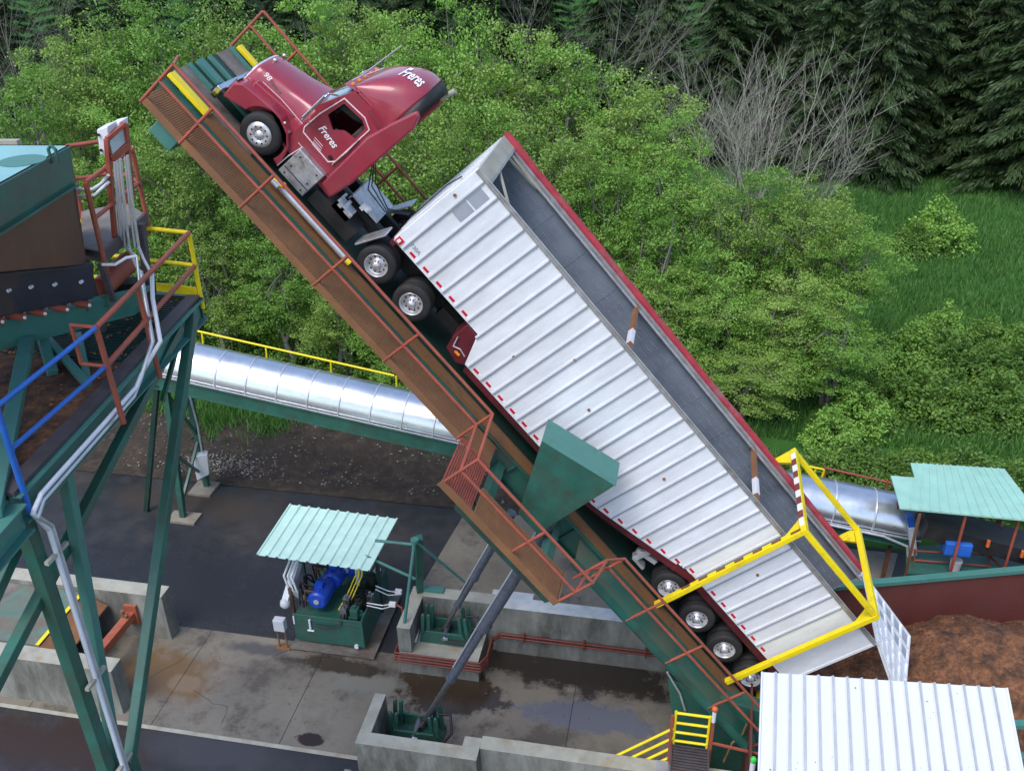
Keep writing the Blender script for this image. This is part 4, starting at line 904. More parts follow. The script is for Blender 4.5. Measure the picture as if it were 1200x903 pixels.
m = MB(); m.bar(at_y(165, 262, -6.35), at_y(178, 372, -6.35), .1, .1); m.build('column', MT['toe'], AP)
m = MB(); m.bar(fp[0]+Vector((0, 0, -.1)), (fp[0].x, fp[0].y, ZP), .08); m.build('column', MT['toe'], AP)
ST = thing('enclosure_stand', 'tall red stand carrying two white electrical boxes and conduits beside the hopper', 'electrical stand', tuple(at_z(134, 300, ZA)))
YS = -6.55
def sy(px, py, y=YS): return at_y(px, py, y)
for a, b in (((125, 163), (135, 282)), ((147, 145), (155, 232))):
    m = MB(); pa, pb = sy(*a, YS-.0 if a[0] < 140 else YS+.35), sy(*b, YS if a[0] < 140 else YS+.35); m.bar(pa, pb, .06, .06); m.build('frame_post', MT['redrail'], ST)
s1, s2 = sy(125, 163), sy(147, 145, YS+.35); s3, s4 = sy(131, 186), sy(151, 170, YS+.35)
m = MB(); m.bar(s1, s2, .05, .05); m.build('frame_bar', MT['redrail'], ST)
m = MB(); m.bar(s3, s4, .05, .09); m.build('frame_bar', MT['redrail'], ST)
m = MB(); m.slab([s1+Vector((.02, .02, -.04)), s2+Vector((-.02, .02, -.04)), s4+Vector((-.02, .02, .06)), s3+Vector((.02, .02, .06))], (-.05, .04, 0)); m.build('back_panel', MT['boxg'], ST)
for k, (a, b, c_, d_) in enumerate((((113, 152), (126, 148), (128, 181), (117, 182)), ((127, 146), (140, 143), (141, 168), (129, 172)))):
    m = MB(); y = YS+.05+.22*k; m.slab([sy(*a, y), sy(*b, y), sy(*c_, y), sy(*d_, y)], (0, .24, .02)); bx_ = m.build('enclosure', MT['boxw'], ST, bevel=.015)
    m = MB(); c = sy(a[0]+3, a[1]+6, y-.01); m.tube(c, c+Vector((0, -.02, 0)), .02); c = sy(d_[0]+2, d_[1]-6, y-.01); m.tube(c, c+Vector((0, -.02, 0)), .02); m.build('latch', MT['black'], bx_)
CD = thing('conduit_run', 'shiny conduits dropping from the white boxes and following the green edge beam', 'conduits', tuple(sy(140, 190)))
for k in range(5):
    x = (134.5, 137.5, 141, 146.5, 149.5)[k]; z0 = 190-k*2
    pts = [sy(x, z0), sy(x+4.2+k*.7, 250), sy(x+8+k*1.3, 290)]
    if k == 1: pts += [sy(160, 300, -7.2), sy(163, 330, -7.4)]
    if k in (2, 4): 
        e = -.86+.03*(k == 4)
        tp_ = [at_z(190 if k == 4 else 178, 352 if k == 4 else 352, ZP+.35)]
        pts += [sy(168 if k == 4 else 156, 303, -6.9), sy(176 if k == 4 else 163, 318, -7.1)]
    tub('conduit', MT['conduit'], pts, .016 if k % 2 else .022, CD, 8)
ox = .10
for k in range(2):
    o = ox+.0; zz = -.15-.085*k
    pts = [sy(176-13*k+2, 318, -7.1), at_y(179-9*k, 350, -7.4), at_y(188-9*k, 400, -7.75), off(Vector((-1.12, -8.0+k*-.12, ZP)), o, zz+.1), off(Vector((-1.08, -8.3-.1*k, ZP)), o, zz), off(b1+Vector((0, .25, 0)), o, zz), off(b1+Vector((0, .05+.05*k, 0)), o, zz-.12)]
    cc = off(Vector((X0+.16, -10.66+.06*k, 0)), .0, 0); pts += [Vector((cc.x, cc.y, ZP-.7)), Vector((cc.x, cc.y, .5))]
    tub('conduit', MT['boxw'] if k == 0 else MT['conduit'], pts, .03, CD, 8)
for z in (14.0, 12.0, 10.4):
    m = MB(); m.bar((X0+.16, -10.85, z), (X0+.16, -10.45, z), .05, .05); m.build('clamp', MT['walltop'], CD)
tub('conduit', MT['boxw'], [sy(88, 222, -6.8), sy(108, 222, -6.8), sy(119, 215, -6.6), sy(127, 205, -6.6)], .022, CD); tub('conduit', MT['boxw'], [sy(88, 230, -6.8), sy(110, 229, -6.8), sy(128, 213, -6.6)], .022, CD)
tub('conduit', MT['boxw'], [sy(160, 300, -7.2), sy(148, 302, -7.3), sy(135, 310, -7.4), sy(120, 310, -7.4)], .022, CD)

# ============================================================ COVERED CONVEYORS
def conveyor(name, label, near0, near1, r, ringstep, ext0, ext1, gd_=.55, group=None):
    a, b = Vector(near0), Vector(near1); d = (b-a).normalized(); a = a-d*ext0; b = b+d*ext1; Ln = (b-a).length
    up = Vector((0, 0, 1)); sd_ = Vector((0, 1, 0)); sd_ = (sd_-d*sd_.dot(d)).normalized(); nn = sd_.cross(d).normalized()
    if nn.z < 0: nn = -nn
    t = thing(name, label, 'conveyor', a, group=group)
    def P_(u, ang, rr): c = a+d*u+sd_*r; return c-sd_*math.cos(ang)*rr+nn*math.sin(ang)*rr
    nr = int(Ln/ringstep)
    m = MB(); m.grid(lambda u, w: P_(u*Ln, -.12+w*(PI+.24), r+.006*mnoise.noise(Vector((u*Ln*1.5, w*4, 2)))), nr*5, 22); m.build('cover', MT['galv'], t, solid=.015)
    m = MB()
    for k in range(nr+1):
        m = MB(); m.grid(lambda u, w: P_(k*ringstep+u*.05, -.12+w*(PI+.24), r+.014), 1, 26); m.build('cover_seam', MT['conduit'], t, solid=.022)
    m = MB()
    for e in (-.04, 2*r+.04):
        p, q = a+sd_*e-nn*.1, b+sd_*e-nn*.1; m.bar(p, q, .05, .04); 
    m.build('edge_strip', MT['conduit'], t)
    for e in (0, 2*r):
        m = MB(); m.ibeam(a+sd_*e-nn*(.14+gd_/2), b+sd_*e-nn*(.14+gd_/2), .16, gd_, .02); m.build('girder', MT['green'], t)
    for k in range(int(Ln/2.2)):
        m = MB(); m.bar(a+d*(.5+2.2*k)-nn*.5, a+d*(.5+2.2*k)+sd_*2*r-nn*.5, .07, .07); m.build('cross_tie', MT['green'], t)
    return t, a, b, d, sd_, nn
c1, ca, cb2, cd_, csd, cnn = conveyor('covered_conveyor', 'long silver covered conveyor on a green girder, passing behind the tower legs to the dumper', at_y(224, 445, 7.2), at_y(527, 513, 7.2), .82, 1.08, 4.6, 3.2, .5)
rl = [at_y(232, 388, 9.5), at_y(462, 440, 9.5)]
yr = tub('handrail', MT['yellow'], rl, .04, c1)
for k in range(4):
    p = rl[0].lerp(rl[1], .02+k*.33); tub('post', MT['yellow'], [p, p+Vector((0, -.1, -.75))], .035, yr)
tub('handrail', MT['yellow'], [rl[0]+Vector((-4, 0, .6)), rl[0]], .035, c1)
# trestle
tr = thing('trestle', 'green braced trestle carrying the silver conveyor, standing on a rusty footing', 'trestle', (-11.3, 8.2, 0))
f1, f2_ = at_z(215, 607, 0), at_z(243, 571, 0); t1_, t2_ = at_y(194, 452, 7.25), at_y(221, 456, 9.2)
for p, q in ((f1, t1_), (f2_, t2_)):
    m = MB(); m.bar(p, q, .2, .2, up=(1, 0, 0)); m.build('leg', MT['green'], tr, bevel=.01)
f3, f4 = f1+Vector((-1.6, .2, 0)), f2_+Vector((-1.6, 0, 0))
for p, q in ((f3, t1_+Vector((-.3, 0, .05))), (f4, t2_+Vector((-.3, 0, .05)))):
    m = MB(); m.bar(p, q, .16, .16, up=(1, 0, 0)); m.build('leg', MT['greendk'], tr)
for a, b in ((.12, .5), (.5, .12), (.55, .95), (.95, .55)):
    m = MB(); m.bar(f1.lerp(t1_, a), f2_.lerp(t2_, b), .09, .09); m.build('brace', MT['green'], tr)
m = MB(); m.box(f1.x-.5, f1.x+.6, f1.y-.35, f1.y+.3, 0.004, .09); m.build('footing', MT['ctan'], tr); m = MB(); m.box(f2_.x-.5, f2_.x+.4, f2_.y-.6, f2_.y+.3, 0.004, .09); m.build('footing', MT['ctan'], tr)
eb = thing('junction_box', 'grey electrical box hanging on the conveyor trestle above the gravel', 'junction box', tuple(at_y(235, 548, 8.7)))
m = MB(); m.slab([at_y(225, 535, 8.7), at_y(243, 532, 8.7), at_y(245, 556, 8.7), at_y(231, 563, 8.7)], (-.1, .25, 0)); m.build('cabinet', MT['boxg'], eb, bevel=.02)
m = MB(); m.path([at_y(222, 462, 8.9), at_y(232, 500, 8.8), at_y(237, 530, 8.75)], .04); m.build('conduit', MT['conduit'], eb)
c2, *_ = conveyor('covered_conveyor', 'short silver covered conveyor beyond the yellow hoops, running under the mint roof', at_y(965, 607, 7.35), at_y(1040, 622, 7.35), .82, 1.25, 3.5, 1.05, .3)
tub('handrail', MT['redrail'], [at_y(967, 548, 10), at_y(1100, 578, 10)], .035, c2); tub('handrail', MT['redrail'], [at_y(967, 564, 10), at_y(1100, 592, 10)], .035, c2)
tub('post', MT['redrail'], [at_y(967, 546, 10), at_y(966, 575, 10)], .035, c2); tub('post', MT['redrail'], [at_y(1040, 562, 10), at_y(1038, 592, 10)], .035, c2)
tub('gate', MT['yellow'], [at_y(942, 545, 10), at_y(966, 550, 10), at_y(961, 568, 10)], .04, c2); tub('gate', MT['yellow'], [at_y(956, 549, 10), at_y(951, 566, 10)], .04, c2)
tub('pipe', MT['conduit'], [at_y(955, 611, 7.2), at_y(1035, 628, 7.2), at_y(1063, 640, 7.2), at_y(1066, 670, 7.2)], .045, c2)
m = MB(); c = at_y(1068, 615, 7.2); m.bar(c, at_y(1070, 648, 7.2), .3, .2); m.mi = 1; m.bar(at_y(1066, 603, 7.2), c, .25, .2); m.build('drive_box', [MT['boxg'], MT['bluebox']], c2, bevel=.02)

# ============================================================ HYDRAULIC POWER UNIT under the mint roof
U = thing('hydraulic_power_unit', 'dark green oil tank with blue motors and hoses beneath the small mint roof', 'power unit', (-3.6, 2.5, 0))
nx0, nx1, ny0, ny1, nz = -4.72, -2.52, 1.78, 4.3, 1.28
m = MB(); m.box(nx0-.1, nx1+.35, ny0-.22, ny1+.1, .08, .14); m.box(nx0-.1, nx1+.35, ny0-.24, ny0-.221, .08, .2); m.build('drip_tray', MT['floorp'], U)
m = MB(); m.box(nx0, nx1-.0, ny0, ny1, .25, nz-.15); m.box(nx0, nx1, ny0, ny0+.03, nz-.149, nz); m.box(nx1-.05, nx1, ny0+.031, ny1, nz-.149, nz+.04); m.box(nx0+.2, nx1-.2, ny0+.1, ny1-.1, .141, .249); m.build('tank', MT['green'], U, bevel=.012)
m = MB(); m.box(nx1-.45, nx1-.06, ny0+.1, ny1-.2, nz-.145, nz-.13); m.build('tank_well', MT['black'], U)
def motor(c, r, L_):
    c = Vector(c); m = MB(); m.tube(c, c+Vector((0, L_, 0)), r, 22); m.tube(c+Vector((0, -.06, 0)), c, r*.82, 22, r*.98)
    for k in range(18):
        a = 2*PI*k/18; p = c+Vector((math.cos(a), 0, math.sin(a)))*r; m.bar(p+Vector((0, .08, 0)), p+Vector((0, L_-.08, 0)), .02, .04, up=tuple((p-c).normalized()))
    m.box(c.x-.12, c.x+.12, c.y+.2, c.y+.42, c.z+r-.02, c.z+r+.12); o = m.build('motor', MT['motor'], U)
    m = MB(); m.tube(c+Vector((0, -.07, 0)), c+Vector((0, -.09, 0)), r*.3, 14); m.build('shaft_cap', MT['conduit'], o)
motor((-4.0, 2.1, 1.62), .3, .75); motor((-3.85, 2.95, 1.66), .3, .7); motor((-3.55, 3.5, 1.75), .33, .7)
rr_ = random.Random(3)
for k in range(16):
    x = -3.4+.85*rr_.random(); y = 1.95+1.9*rr_.random(); h = .12+.35*rr_.random(); w = .06+.1*rr_.random()
    m = MB(); m.box(x-w, x+w, y-w, y+w, nz-.14, nz-.14+h); m.tube((x, y, nz-.14+h), (x, y, nz-.05+h), w*.5, 8); m.build('valve_block', MT[['greendk', 'green', 'rod', 'black'][k % 4]], U, bevel=.008)
for k in range(12):
    x = -4.75+.6*rr_.random(); y = 2.0+1.7*rr_.random(); z = nz+.1
    m = MB(); m.path([(x, y, z), (x+.2*rr_.random()-.1, y, z+.5+.3*rr_.random()), (x+.4*rr_.random(), y+.1, z+.5), (x+.5*rr_.random(), y+.3, z-.1)], .03, 6); m.build('hose', MT[['rubber', 'black', 'steel', 'rubber'][k % 4]], U)
for k in range(3):
    m = MB(); x = -3.25+.1*k; m.path([(x+.1, 3.4, 2.4), (x+.15, 3.1, 1.9), (x, 2.6, 1.5), (x-.15, 2.2, 1.25)], .02, 6); m.build('hose', MT['yellow'], U)
m = MB(); m.bar((-3.15, 3.4, 1.3), (-3.15, 3.4, 3.1), .1, .2); m.build('panel_post', MT['boxg'], U)
m = MB(); m.path([(-3.0, 2.2, 1.3), (-3.1, 1.9, 1.4), (-3.2, 1.7, 1.1), (-3.6, 1.72, .95), (-4.0, 1.72, 1.0)], .03); m.build('hose', MT['rubber'], U)
for k in range(3):
    m = MB(); x = -5.05+.12*k; m.path([(x+.5, 2.3, 1.35), (x+.2, 2.1, 1.9), (x+.05, 2.2, 2.35), (x+.12, 2.5, 2.6), (x+.2, 2.9, 3.1)], .035); m.build('conduit', MT['boxg'], U)
m = MB(); m.bar((-4.95, 2.0, 1.55), (-4.85, 2.9, 2.3), .2, .25); m.ball((-4.97, 1.95, 1.5), .17); m.build('cable_bundle', MT['boxg'], U)
m = MB(); m.bar((-4.82, 2.1, .14), (-4.82, 2.1, 2.0), .1, .1); m.build('post', MT['steel'], U)
m = MB(); m.box(nx0+.02, nx0+.06, ny0-.03, ny0-.001, .9, 1.2); m.tube((nx0+.55, ny0-.04, .8), (nx0+.55, ny0-.04, 1.15), .035); m.tube((nx0+.45, ny0-.03, .72), (nx0+.65, ny0-.03, .72), .03); m.tube((nx1-.25, ny0-.06, .3), (nx1-.25, ny0-.001, .3), .07); m.build('gauge', MT['boxw'], U)
jb = thing('control_box', 'small grey control box on a rusty stand at the left of the green oil tank', 'control box', (-5.15, 1.6, 0))
m = MB(); m.box(-5.25, -4.9, 1.5, 1.72, .75, 1.18); m.build('box', MT['boxg'], jb, bevel=.02)
for x in (-5.2, -4.95):
    m = MB(); m.tube((x, 1.6, 0.01), (x, 1.6, .76), .025); m.build('stand_leg', MT['rust'], jb)
m = MB(); m.box(-5.3, -4.85, 1.5, 1.75, .012, .05); m.build('foot_plate', MT['rust'], jb)
def corr(name, A, B, C_, D, nr, h, w, mat, parent, trap=True):
    """ribbed metal sheet: A-B front edge, D-C back edge, ribs run A->D"""
    A, B, C_, D = map(Vector, (A, B, C_, D)); n = (B-A).cross(D-A).normalized()
    if n.z < 0: n = -n
    m = MB(); V = []; U_ = []
    for k in range(nr+1):
        t = k/nr; 
        for dt, hh in ((-w, 0), (-w*.45, h), (w*.45, h), (w, 0)):
            u = min(1, max(0, t+dt)); U_.append((u, hh))
    for u, hh in U_: V += [A.lerp(B, u)+n*hh, D.lerp(C_, u)+n*hh]
    m.add(V, [(2*i, 2*i+2, 2*i+3, 2*i+1) for i in range(len(U_)-1)]); return m.build(name, mat, parent, solid=.012)
RT = thing('shelter_roof', 'small mint green ribbed roof on posts above the hydraulic power unit', 'roof', (-3.6, 3, 0))
zr = 3.25
A, B, C_, D = at_z(301, 650, zr), at_z(433, 669, zr), at_z(466, 608, zr+.05), at_z(340, 591, zr+.05)
corr('roof_sheet', A, B, C_, D, 11, .045, .016, MT['mint'], RT)
for p in (D.lerp(A, .3)+Vector((.5, 0, -.1)), C_.lerp(B, .3)+Vector((-.5, 0, -.1))):
    m = MB(); m.bar((p.x, p.y, .01), p, .1, .1); m.build('post', MT['greendk'], RT)
m = MB()
for t in (.1, .5, .9): m.bar(A.lerp(D, t)+Vector((.05, 0, -.09)), B.lerp(C_, t)+Vector((-.05, 0, -.09)), .07, .09)
m.build('purlin', MT['greendk'], RT)

# pipe stand between the power unit and the pier
PS = thing('pipe_stand', 'pale green tubular guard stand with swing arms on the concrete pier wall', 'stand', tuple(at_z(474, 728, 1.74)))
B1 = at_z(474, 729, 1.74); Bk = at_z(492, 692, 1.74); Tt = at_y(486, 633, (B1.y+Bk.y)/2)
m = MB(); m.tube(B1, Tt, .05); m.build('pole', MT['greenlt'], PS)
m = MB(); m.bar(Bk, Tt+Vector((.08, .15, 0)), .2, .2); m.build('post', MT['green'], PS)
m = MB(); m.tube(Tt+Vector((0, 0, -.06)), Tt+Vector((0, 0, .05)), .12, 14); m.build('collar', MT['greenlt'], PS)
for a, b in (((486, 638), (440, 633)), ((487, 678), (428, 651))):
    m = MB(); m.tube(at_y(*a, Tt.y), at_y(*b, Tt.y+.2), .045); m.build('arm', MT['greenlt'], PS)
m = MB(); m.tube(Tt, at_z(552, 688, 1.8), .04); m.build('brace', MT['greenlt'], PS)
m = MB(); m.box(Bk.x+.15, Bk.x+.75, Bk.y-.1, Bk.y+.12, 1.75, 1.9); m.build('foot', MT['greenlt'], PS)
HS = thing('hose_bundle', 'grey hydraulic hoses with white clamps between the power unit and the pier', 'hoses', (-2.3, 2.6, 1))
for (a, mid, b), y in ((((440, 686), (455, 692), (470, 694)), 2.9), (((440, 690), (455, 697), (470, 696)), 2.9), (((430, 706), (448, 709), (463, 707)), 2.4), (((430, 709), (448, 713), (463, 709)), 2.4)):
    m = MB(); m.path([at_y(*a, y), at_y(*mid, y), at_y(*b, y)], .02); m.build('hose', MT['conduit'], HS)
for px, py, y in ((467, 693, 2.9), (460, 708, 2.4)):
    c = at_y(px, py, y); m = MB(); m.box(c.x-.1, c.x+.1, c.y-.06, c.y+.06, c.z-.05, c.z+.07); m.build('clamp', MT['stripe'], HS)
m = MB(); m.path([at_y(463, 707, 2.4), at_y(471, 712, 2.3), at_y(473, 725, 2.2)], .03); m.build('hose', MT['pipered'], HS)
rd = MB(); rd.tube(at_z(494, 725, .9), at_z(487, 752, .9)+Vector((0, -.0, .02)), .03, 8); tag(rd.build('pipe_offcut', MT['stripe'], origin=(-1, 2, .9)), 'short white pipe lying on the concrete pier by its left wall', 'pipe')

# ============================================================ RIGHT SIDE: roofs, stairs, bin, bark
WR = thing('control_cabin', 'control cabin under a bright white ribbed metal roof, at the bottom right', 'cabin', (10.5, -6, 0))
zb, zf = 7.3, 6.2
D, C_ = at_z(892, 787, zb), at_z(1180, 806, zb); A, B = at_z(886, 960, zf), at_z(1210, 960, zf)
corr('roof', A, B, C_, D, 17, .035, .009, MT['wroof'], WR)
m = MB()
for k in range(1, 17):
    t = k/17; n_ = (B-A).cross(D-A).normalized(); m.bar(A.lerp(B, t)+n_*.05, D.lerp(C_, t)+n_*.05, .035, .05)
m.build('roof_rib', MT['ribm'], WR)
cen = (A+B+C_+D)/4
m = MB(); m.box(D.x+.55, C_.x-.3, A.y+.3, D.y-.45, 3.6, 6.15); m.build('wall', MT['greendk'], WR)
for x in (D.x+.7, C_.x-.5):
    for y in (A.y+.5, D.y-.6):
        m = MB(); m.bar((x, y, 0), (x, y, 3.6), .2, .2); m.build('column', MT['green'], WR)
m = MB(); m.bar(D+Vector((.01, -.02, -.05)), C_+Vector((-.01, -.02, -.05)), .04, .06); m.build('eave_trim', MT['green'], WR)
# landing, gate, stairs
SL = thing('stair_landing', 'yellow railed steel stairs and landing beside the green hinge pedestal', 'stairs', (7.1, -2.3, 0))
ZL = 1.9
m = MB(); p0, p1 = at_z(788, 870, ZL), at_z(829, 872, ZL)
yN = p0.y-2.2
x0, x1 = p0.x, p1.x
for k in range(26): m.box(x0, x1, yN+k*.085, yN+k*.085+.045, ZL-.04, ZL)
m.box(x0-.04, x0-.001, yN, p0.y, ZL-.12, ZL+.06); m.box(x1+.001, x1+.04, yN, p0.y, ZL-.12, ZL+.06); m.build('landing', MT['toe'], SL)
for x in (x0, x1):
    for y in (yN, p0.y-.1):
        m = MB(); m.bar((x, y, 0), (x, y, ZL-.13), .1, .1); m.build('post', MT['redrail'], SL)
yy = p0.y
gt = MB()
for z in (.1, .4, .72, 1.05): gt.tube((x0, yy, ZL+z), (x1-.02, yy, ZL+z), .035)
gt.tube((x0+.02, yy, ZL), (x0+.02, yy, ZL+1.1), .035); gt.tube((x1-.02, yy, ZL), (x1-.02, yy, ZL+1.08), .035)
gt.build('gate', MT['yellow'], SL)
m = MB(); m.bar((x1+.06, yy-.05, ZL-.9), (x1+.06, yy-.05, ZL+1.0), .07, .07); m.bar((x1+.06, yy-.05, ZL+.25), (x1+2.5, yy-.35, ZL+.25), .05, .05); m.build('red_rail', MT['redrail'], SL)
m = MB(); m.bar((x0-.06, yy-.05, ZL-.6), (x0-.06, yy-.05, ZL+1.0), .07, .07); m.build('red_rail', MT['redrail'], SL)
sA = at_y(789, 853, yy-.05); sB = at_y(684, 903, yy-.05); dst = (sB-sA)
for dz in (0, -.34, -.68, -1.0):
    m = MB(); m.tube(sA+Vector((0, 0, dz)), sA+dst*1.25+Vector((0, 0, dz)), .035); hr = m.build('handrail', MT['yellow'], SL)
for t in (.02, .68, 1.2):
    m = MB(); p = sA+dst*t; m.tube(p, p+Vector((0, 0, -1.1)), .035); m.build('baluster', MT['yellow'], SL)
for k in range(9):
    p = sA+dst*(.02+k*.12)+Vector((0, 0, -1.08)); m = MB(); m.box(p.x-.3, p.x, p.y-.85, p.y-.05, p.z-.04, p.z); m.build('tread', MT['ribm'], SL)
m = MB(); c = at_y(836, 845, yy-.05); m.tube(c, c+Vector((0, 0, .35)), .05); m.mi = 1; m.ball(c+Vector((0, 0, .42)), .08); m.build('warning_light', [MT['boxw'], MT['cone']], SL)
gl = MB(); c = at_z(881, 903, 3.4); gl.tube(c, c+Vector((0, 0, .3)), .06); gl.mi = 1; gl.ball(c+Vector((0, 0, .36)), .075, sc_=(1, 1, 1.3)); tag(gl.build('indicator_lamp', [MT['boxw'], MT['green_led']], origin=c), 'white indicator post with a bright green cap at the left of the white cabin roof', 'lamp')
m = MB(); c = at_y(875, 848, -1.2); m.path([at_y(848, 892, -1.4), at_y(858, 870, -1.3), at_y(870, 860, -1.2), c], .03); tag(m.build('yellow_hose', MT['ypuddle'], origin=c), 'dull yellow hose hanging between the stairs and the hinge pedestal', 'hose')
# bin wall, bark heap
BW = thing('bark_bin', 'maroon steel bin wall with a pale green capping behind the bark heap', 'bin', (12, 4.5, 0))
zc = 2.5; a, b = at_z(1000, 687, zc), at_z(1200, 669, zc); d = (b-a).normalized(); a = a-d*3.0; b = b+d*4
m = MB(); m.slab([a, b, Vector((b.x, b.y, -.5)), Vector((a.x, a.y, -.5))], (-d.y*.08, d.x*.08, 0)); m.build('wall', MT['wallred'], BW)
m = MB(); m.bar(a+Vector((0, .04, .03)), b+Vector((0, .04, .03)), .22, .12); m.build('cap', MT['greenlt'], BW)
m = MB(); m.slab([a, a+Vector((-.3, -7, 0)), Vector((a.x-.3, a.y-7, -.5)), Vector((a.x, a.y, -.5))], (.06, 0, 0)); m.build('wall', MT['wallred'], BW)
def pile(x, y):
    z = .25+1.5*math.exp(-((x-15.0)**2/6.5+(y-3.6)**2/4.0))+.5*math.exp(-((x-11.5)**2/5+(y-1.0)**2/4))+.9*math.exp(-((x-18.5)**2/8+(y-1.5)**2/8))
    return z+.22*mnoise.noise(Vector((x*.9, y*.9, 0)))+.1*mnoise.noise(Vector((x*2.6, y*2.6, 4)))+.03*mnoise.noise(Vector((x*9, y*9, 4)))
sheet('bark_heap', MT['bark'], [8.4+.1*i for i in range(160)], [-8+.1*i for i in range(146)], pile, kind='stuff')
def pb_(): x = 9+11*rng.random(); y = -4+10*rng.random(); return (x, y, pile(x, y)+.01)
scatter('bark_chips', MT['chip'], 2500, pb_, .012, .05)
def rf(A_, B_, C2, D2):
    def f():
        u, w = rng.random(), rng.random()**2.2; p = A_.lerp(B_, u).lerp(D2.lerp(C2, u), w); return (p.x, p.y, p.z+.03)
    return f
scatter('roof_litter', MT['chip'], 90, rf(A, B, C_, D), .01, .03, .3)
# chipper shelter
CS = thing('shelter_building', 'open steel shelter with a weathered mint notched roof at the right edge', 'shelter', (15, 8, 0))
zs = 4.2; pts = [at_z(*q, zs) for q in ((1055, 595), (1225, 611), (1177, 549), (1067, 542), (1072, 559), (1044, 557))]
m = MB(); m.slab(pts, (0, 0, -.05)); m.build('roof', MT['mint2'], CS)
m = MB(); nn_ = 14
f_, b_ = (pts[0], pts[1]), (pts[3], pts[2])
for k in range(1, nn_):
    t = k/nn_; p = f_[0].lerp(f_[1], t); q = b_[0].lerp(b_[1], t)
    m.bar(p+Vector((0, 0, .012)), q+Vector((0, 0, .012)), .05, .03)
m.build('roof_rib', MT['mint2'], CS)
for px in (1078, 1132, 1196):
    m = MB(); p = at_z(px, 602, zs-.1); m.bar(p, (p.x, p.y, 0), .07, .07); m.build('post', MT['steel'] if px == 1078 else MT['redrail'], CS)
p, q = at_z(1060, 562, zs-.1), at_z(1185, 560, zs-.1)
for c in (p, q):
    m = MB(); m.bar(c, (c.x, c.y, 0), .12, .12); m.build('post', MT['steel'], CS)
m = MB(); m.slab([at_z(1062, 672, 1.6), at_z(1240, 672, 1.6), at_z(1240, 630, 1.6), at_z(1062, 640, 1.6)], (0, 0, -.1)); m.build('deck', MT['green'], CS)
m = MB(); m.bar(at_y(1080, 610, 7.0), at_y(1230, 648, 7.0), 1.1, .5); m.build('belt_trough', MT['black'], CS)
yq_ = at_z(1080, 660, 1.6).y
tub('handrail', MT['redrail'], [at_y(1072, 645, yq_), at_y(1160, 650, yq_)], .03, CS); tub('handrail', MT['redrail'], [at_y(1072, 656, yq_), at_y(1160, 663, yq_)], .03, CS)
for px in (1072, 1158): tub('post', MT['redrail'], [at_y(px, 643, yq_), at_y(px, 668, yq_)], .03, CS)
tub('brace', MT['redrail'], [at_y(1130, 640, yq_+.5), at_y(1175, 615, yq_+.5)], .04, CS); tub('brace', MT['redrail'], [at_y(1158, 650, yq_), at_y(1180, 670, yq_)], .04, CS)
bl = MB(); c = at_y(1121, 637, 6.6); bl.box(c.x-.38, c.x+.38, c.y-.3, c.y+.3, c.z-.25, c.z+.2); tag(bl.build('tote', MT['bluebox'], bevel=.03, origin=c), 'bright blue plastic tote on the green deck under the mint shelter roof', 'tote')
bk_ = MB(); c = at_z(1118, 668, 1.62); bk_.tube(c, c+Vector((0, 0, .4)), .14, 18, .18); tag(bk_.build('bucket', MT['boxw'], origin=c), 'white bucket on the green deck behind the red rail', 'bucket')
for i, (px, py) in enumerate(((1157, 640), (1197, 652))):
    c = at_y(px, py, 6.4); q = MB(); q.tube(c, c+Vector((0, 0, .22)), .055, 12, .05); tag(q.build('warning_cover', MT['cone'], origin=c), 'orange cover at the right end of the red rail, under the mint roof' if i == 0 else 'orange cover at the right edge, beneath the mint roof corner post', 'cover')
m = MB(); m.bar(at_y(1186, 848, .5), at_y(1225, 849, .5), .2, .12); m.box(13.5, 16, .2, .4, -.2, 1.0); o = m.build('low_barrier', MT['greenlt'], origin=(14, .5, 0)); tag(o, 'pale green steel barrier beside the bark heap, at the right of the white roof', 'barrier')

# ============================================================ VEGETATION
def mesh_np(name, V, F, mat):
    me = bpy.data.meshes.new(name); V = np.asarray(V, np.float32); F = np.asarray(F, np.int32); k = F.shape[1]
    me.vertices.add(len(V)); me.vertices.foreach_set('co', V.ravel()); me.loops.add(F.size); me.loops.foreach_set('vertex_index', F.ravel())
    me.polygons.add(len(F)); me.polygons.foreach_set('loop_start', np.arange(len(F), dtype=np.int32)*k); me.polygons.foreach_set('loop_total', np.full(len(F), k, np.int32))
    me.materials.append(mat); me.update(calc_edges=True); me.validate(); return me
def leaves(pos, nrm, size, asp=.6):
    """one kite-shaped leaf per position, lying roughly across nrm"""
    n = len(pos); nrm = nrm+rng.normal(0, .55, (n, 3)); nrm /= np.linalg.norm(nrm, axis=1)[:, None]+1e-9
    t = rng.normal(0, 1, (n, 3)); t -= nrm*(t*nrm).sum(1)[:, None]; t /= np.linalg.norm(t, axis=1)[:, None]+1e-9
    b = np.cross(nrm, t); s = size[:, None]
    bend = nrm*s*.18
    V = np.stack([pos-t*s, pos+b*s*asp+bend, pos+t*s, pos-b*s*asp+bend], 1).reshape(-1, 3)
    return V, np.arange(4*n).reshape(n, 4)
def clumpcloud(centres, radii, per, lsz, up=.5, flat_=.75):
    n = len(centres)*per; c = np.repeat(centres, per, 0); r = np.repeat(radii, per)
    d = rng.normal(0, 1, (n, 3)); d /= np.linalg.norm(d, axis=1)[:, None]; rad = rng.random(n)**.45
    p = c+d*(r*rad)[:, None]*np.array([1, 1, flat_]); nr = d*.6+np.array([0, 0, up])
    return p, nr, lsz*(.6+.8*rng.random(n))
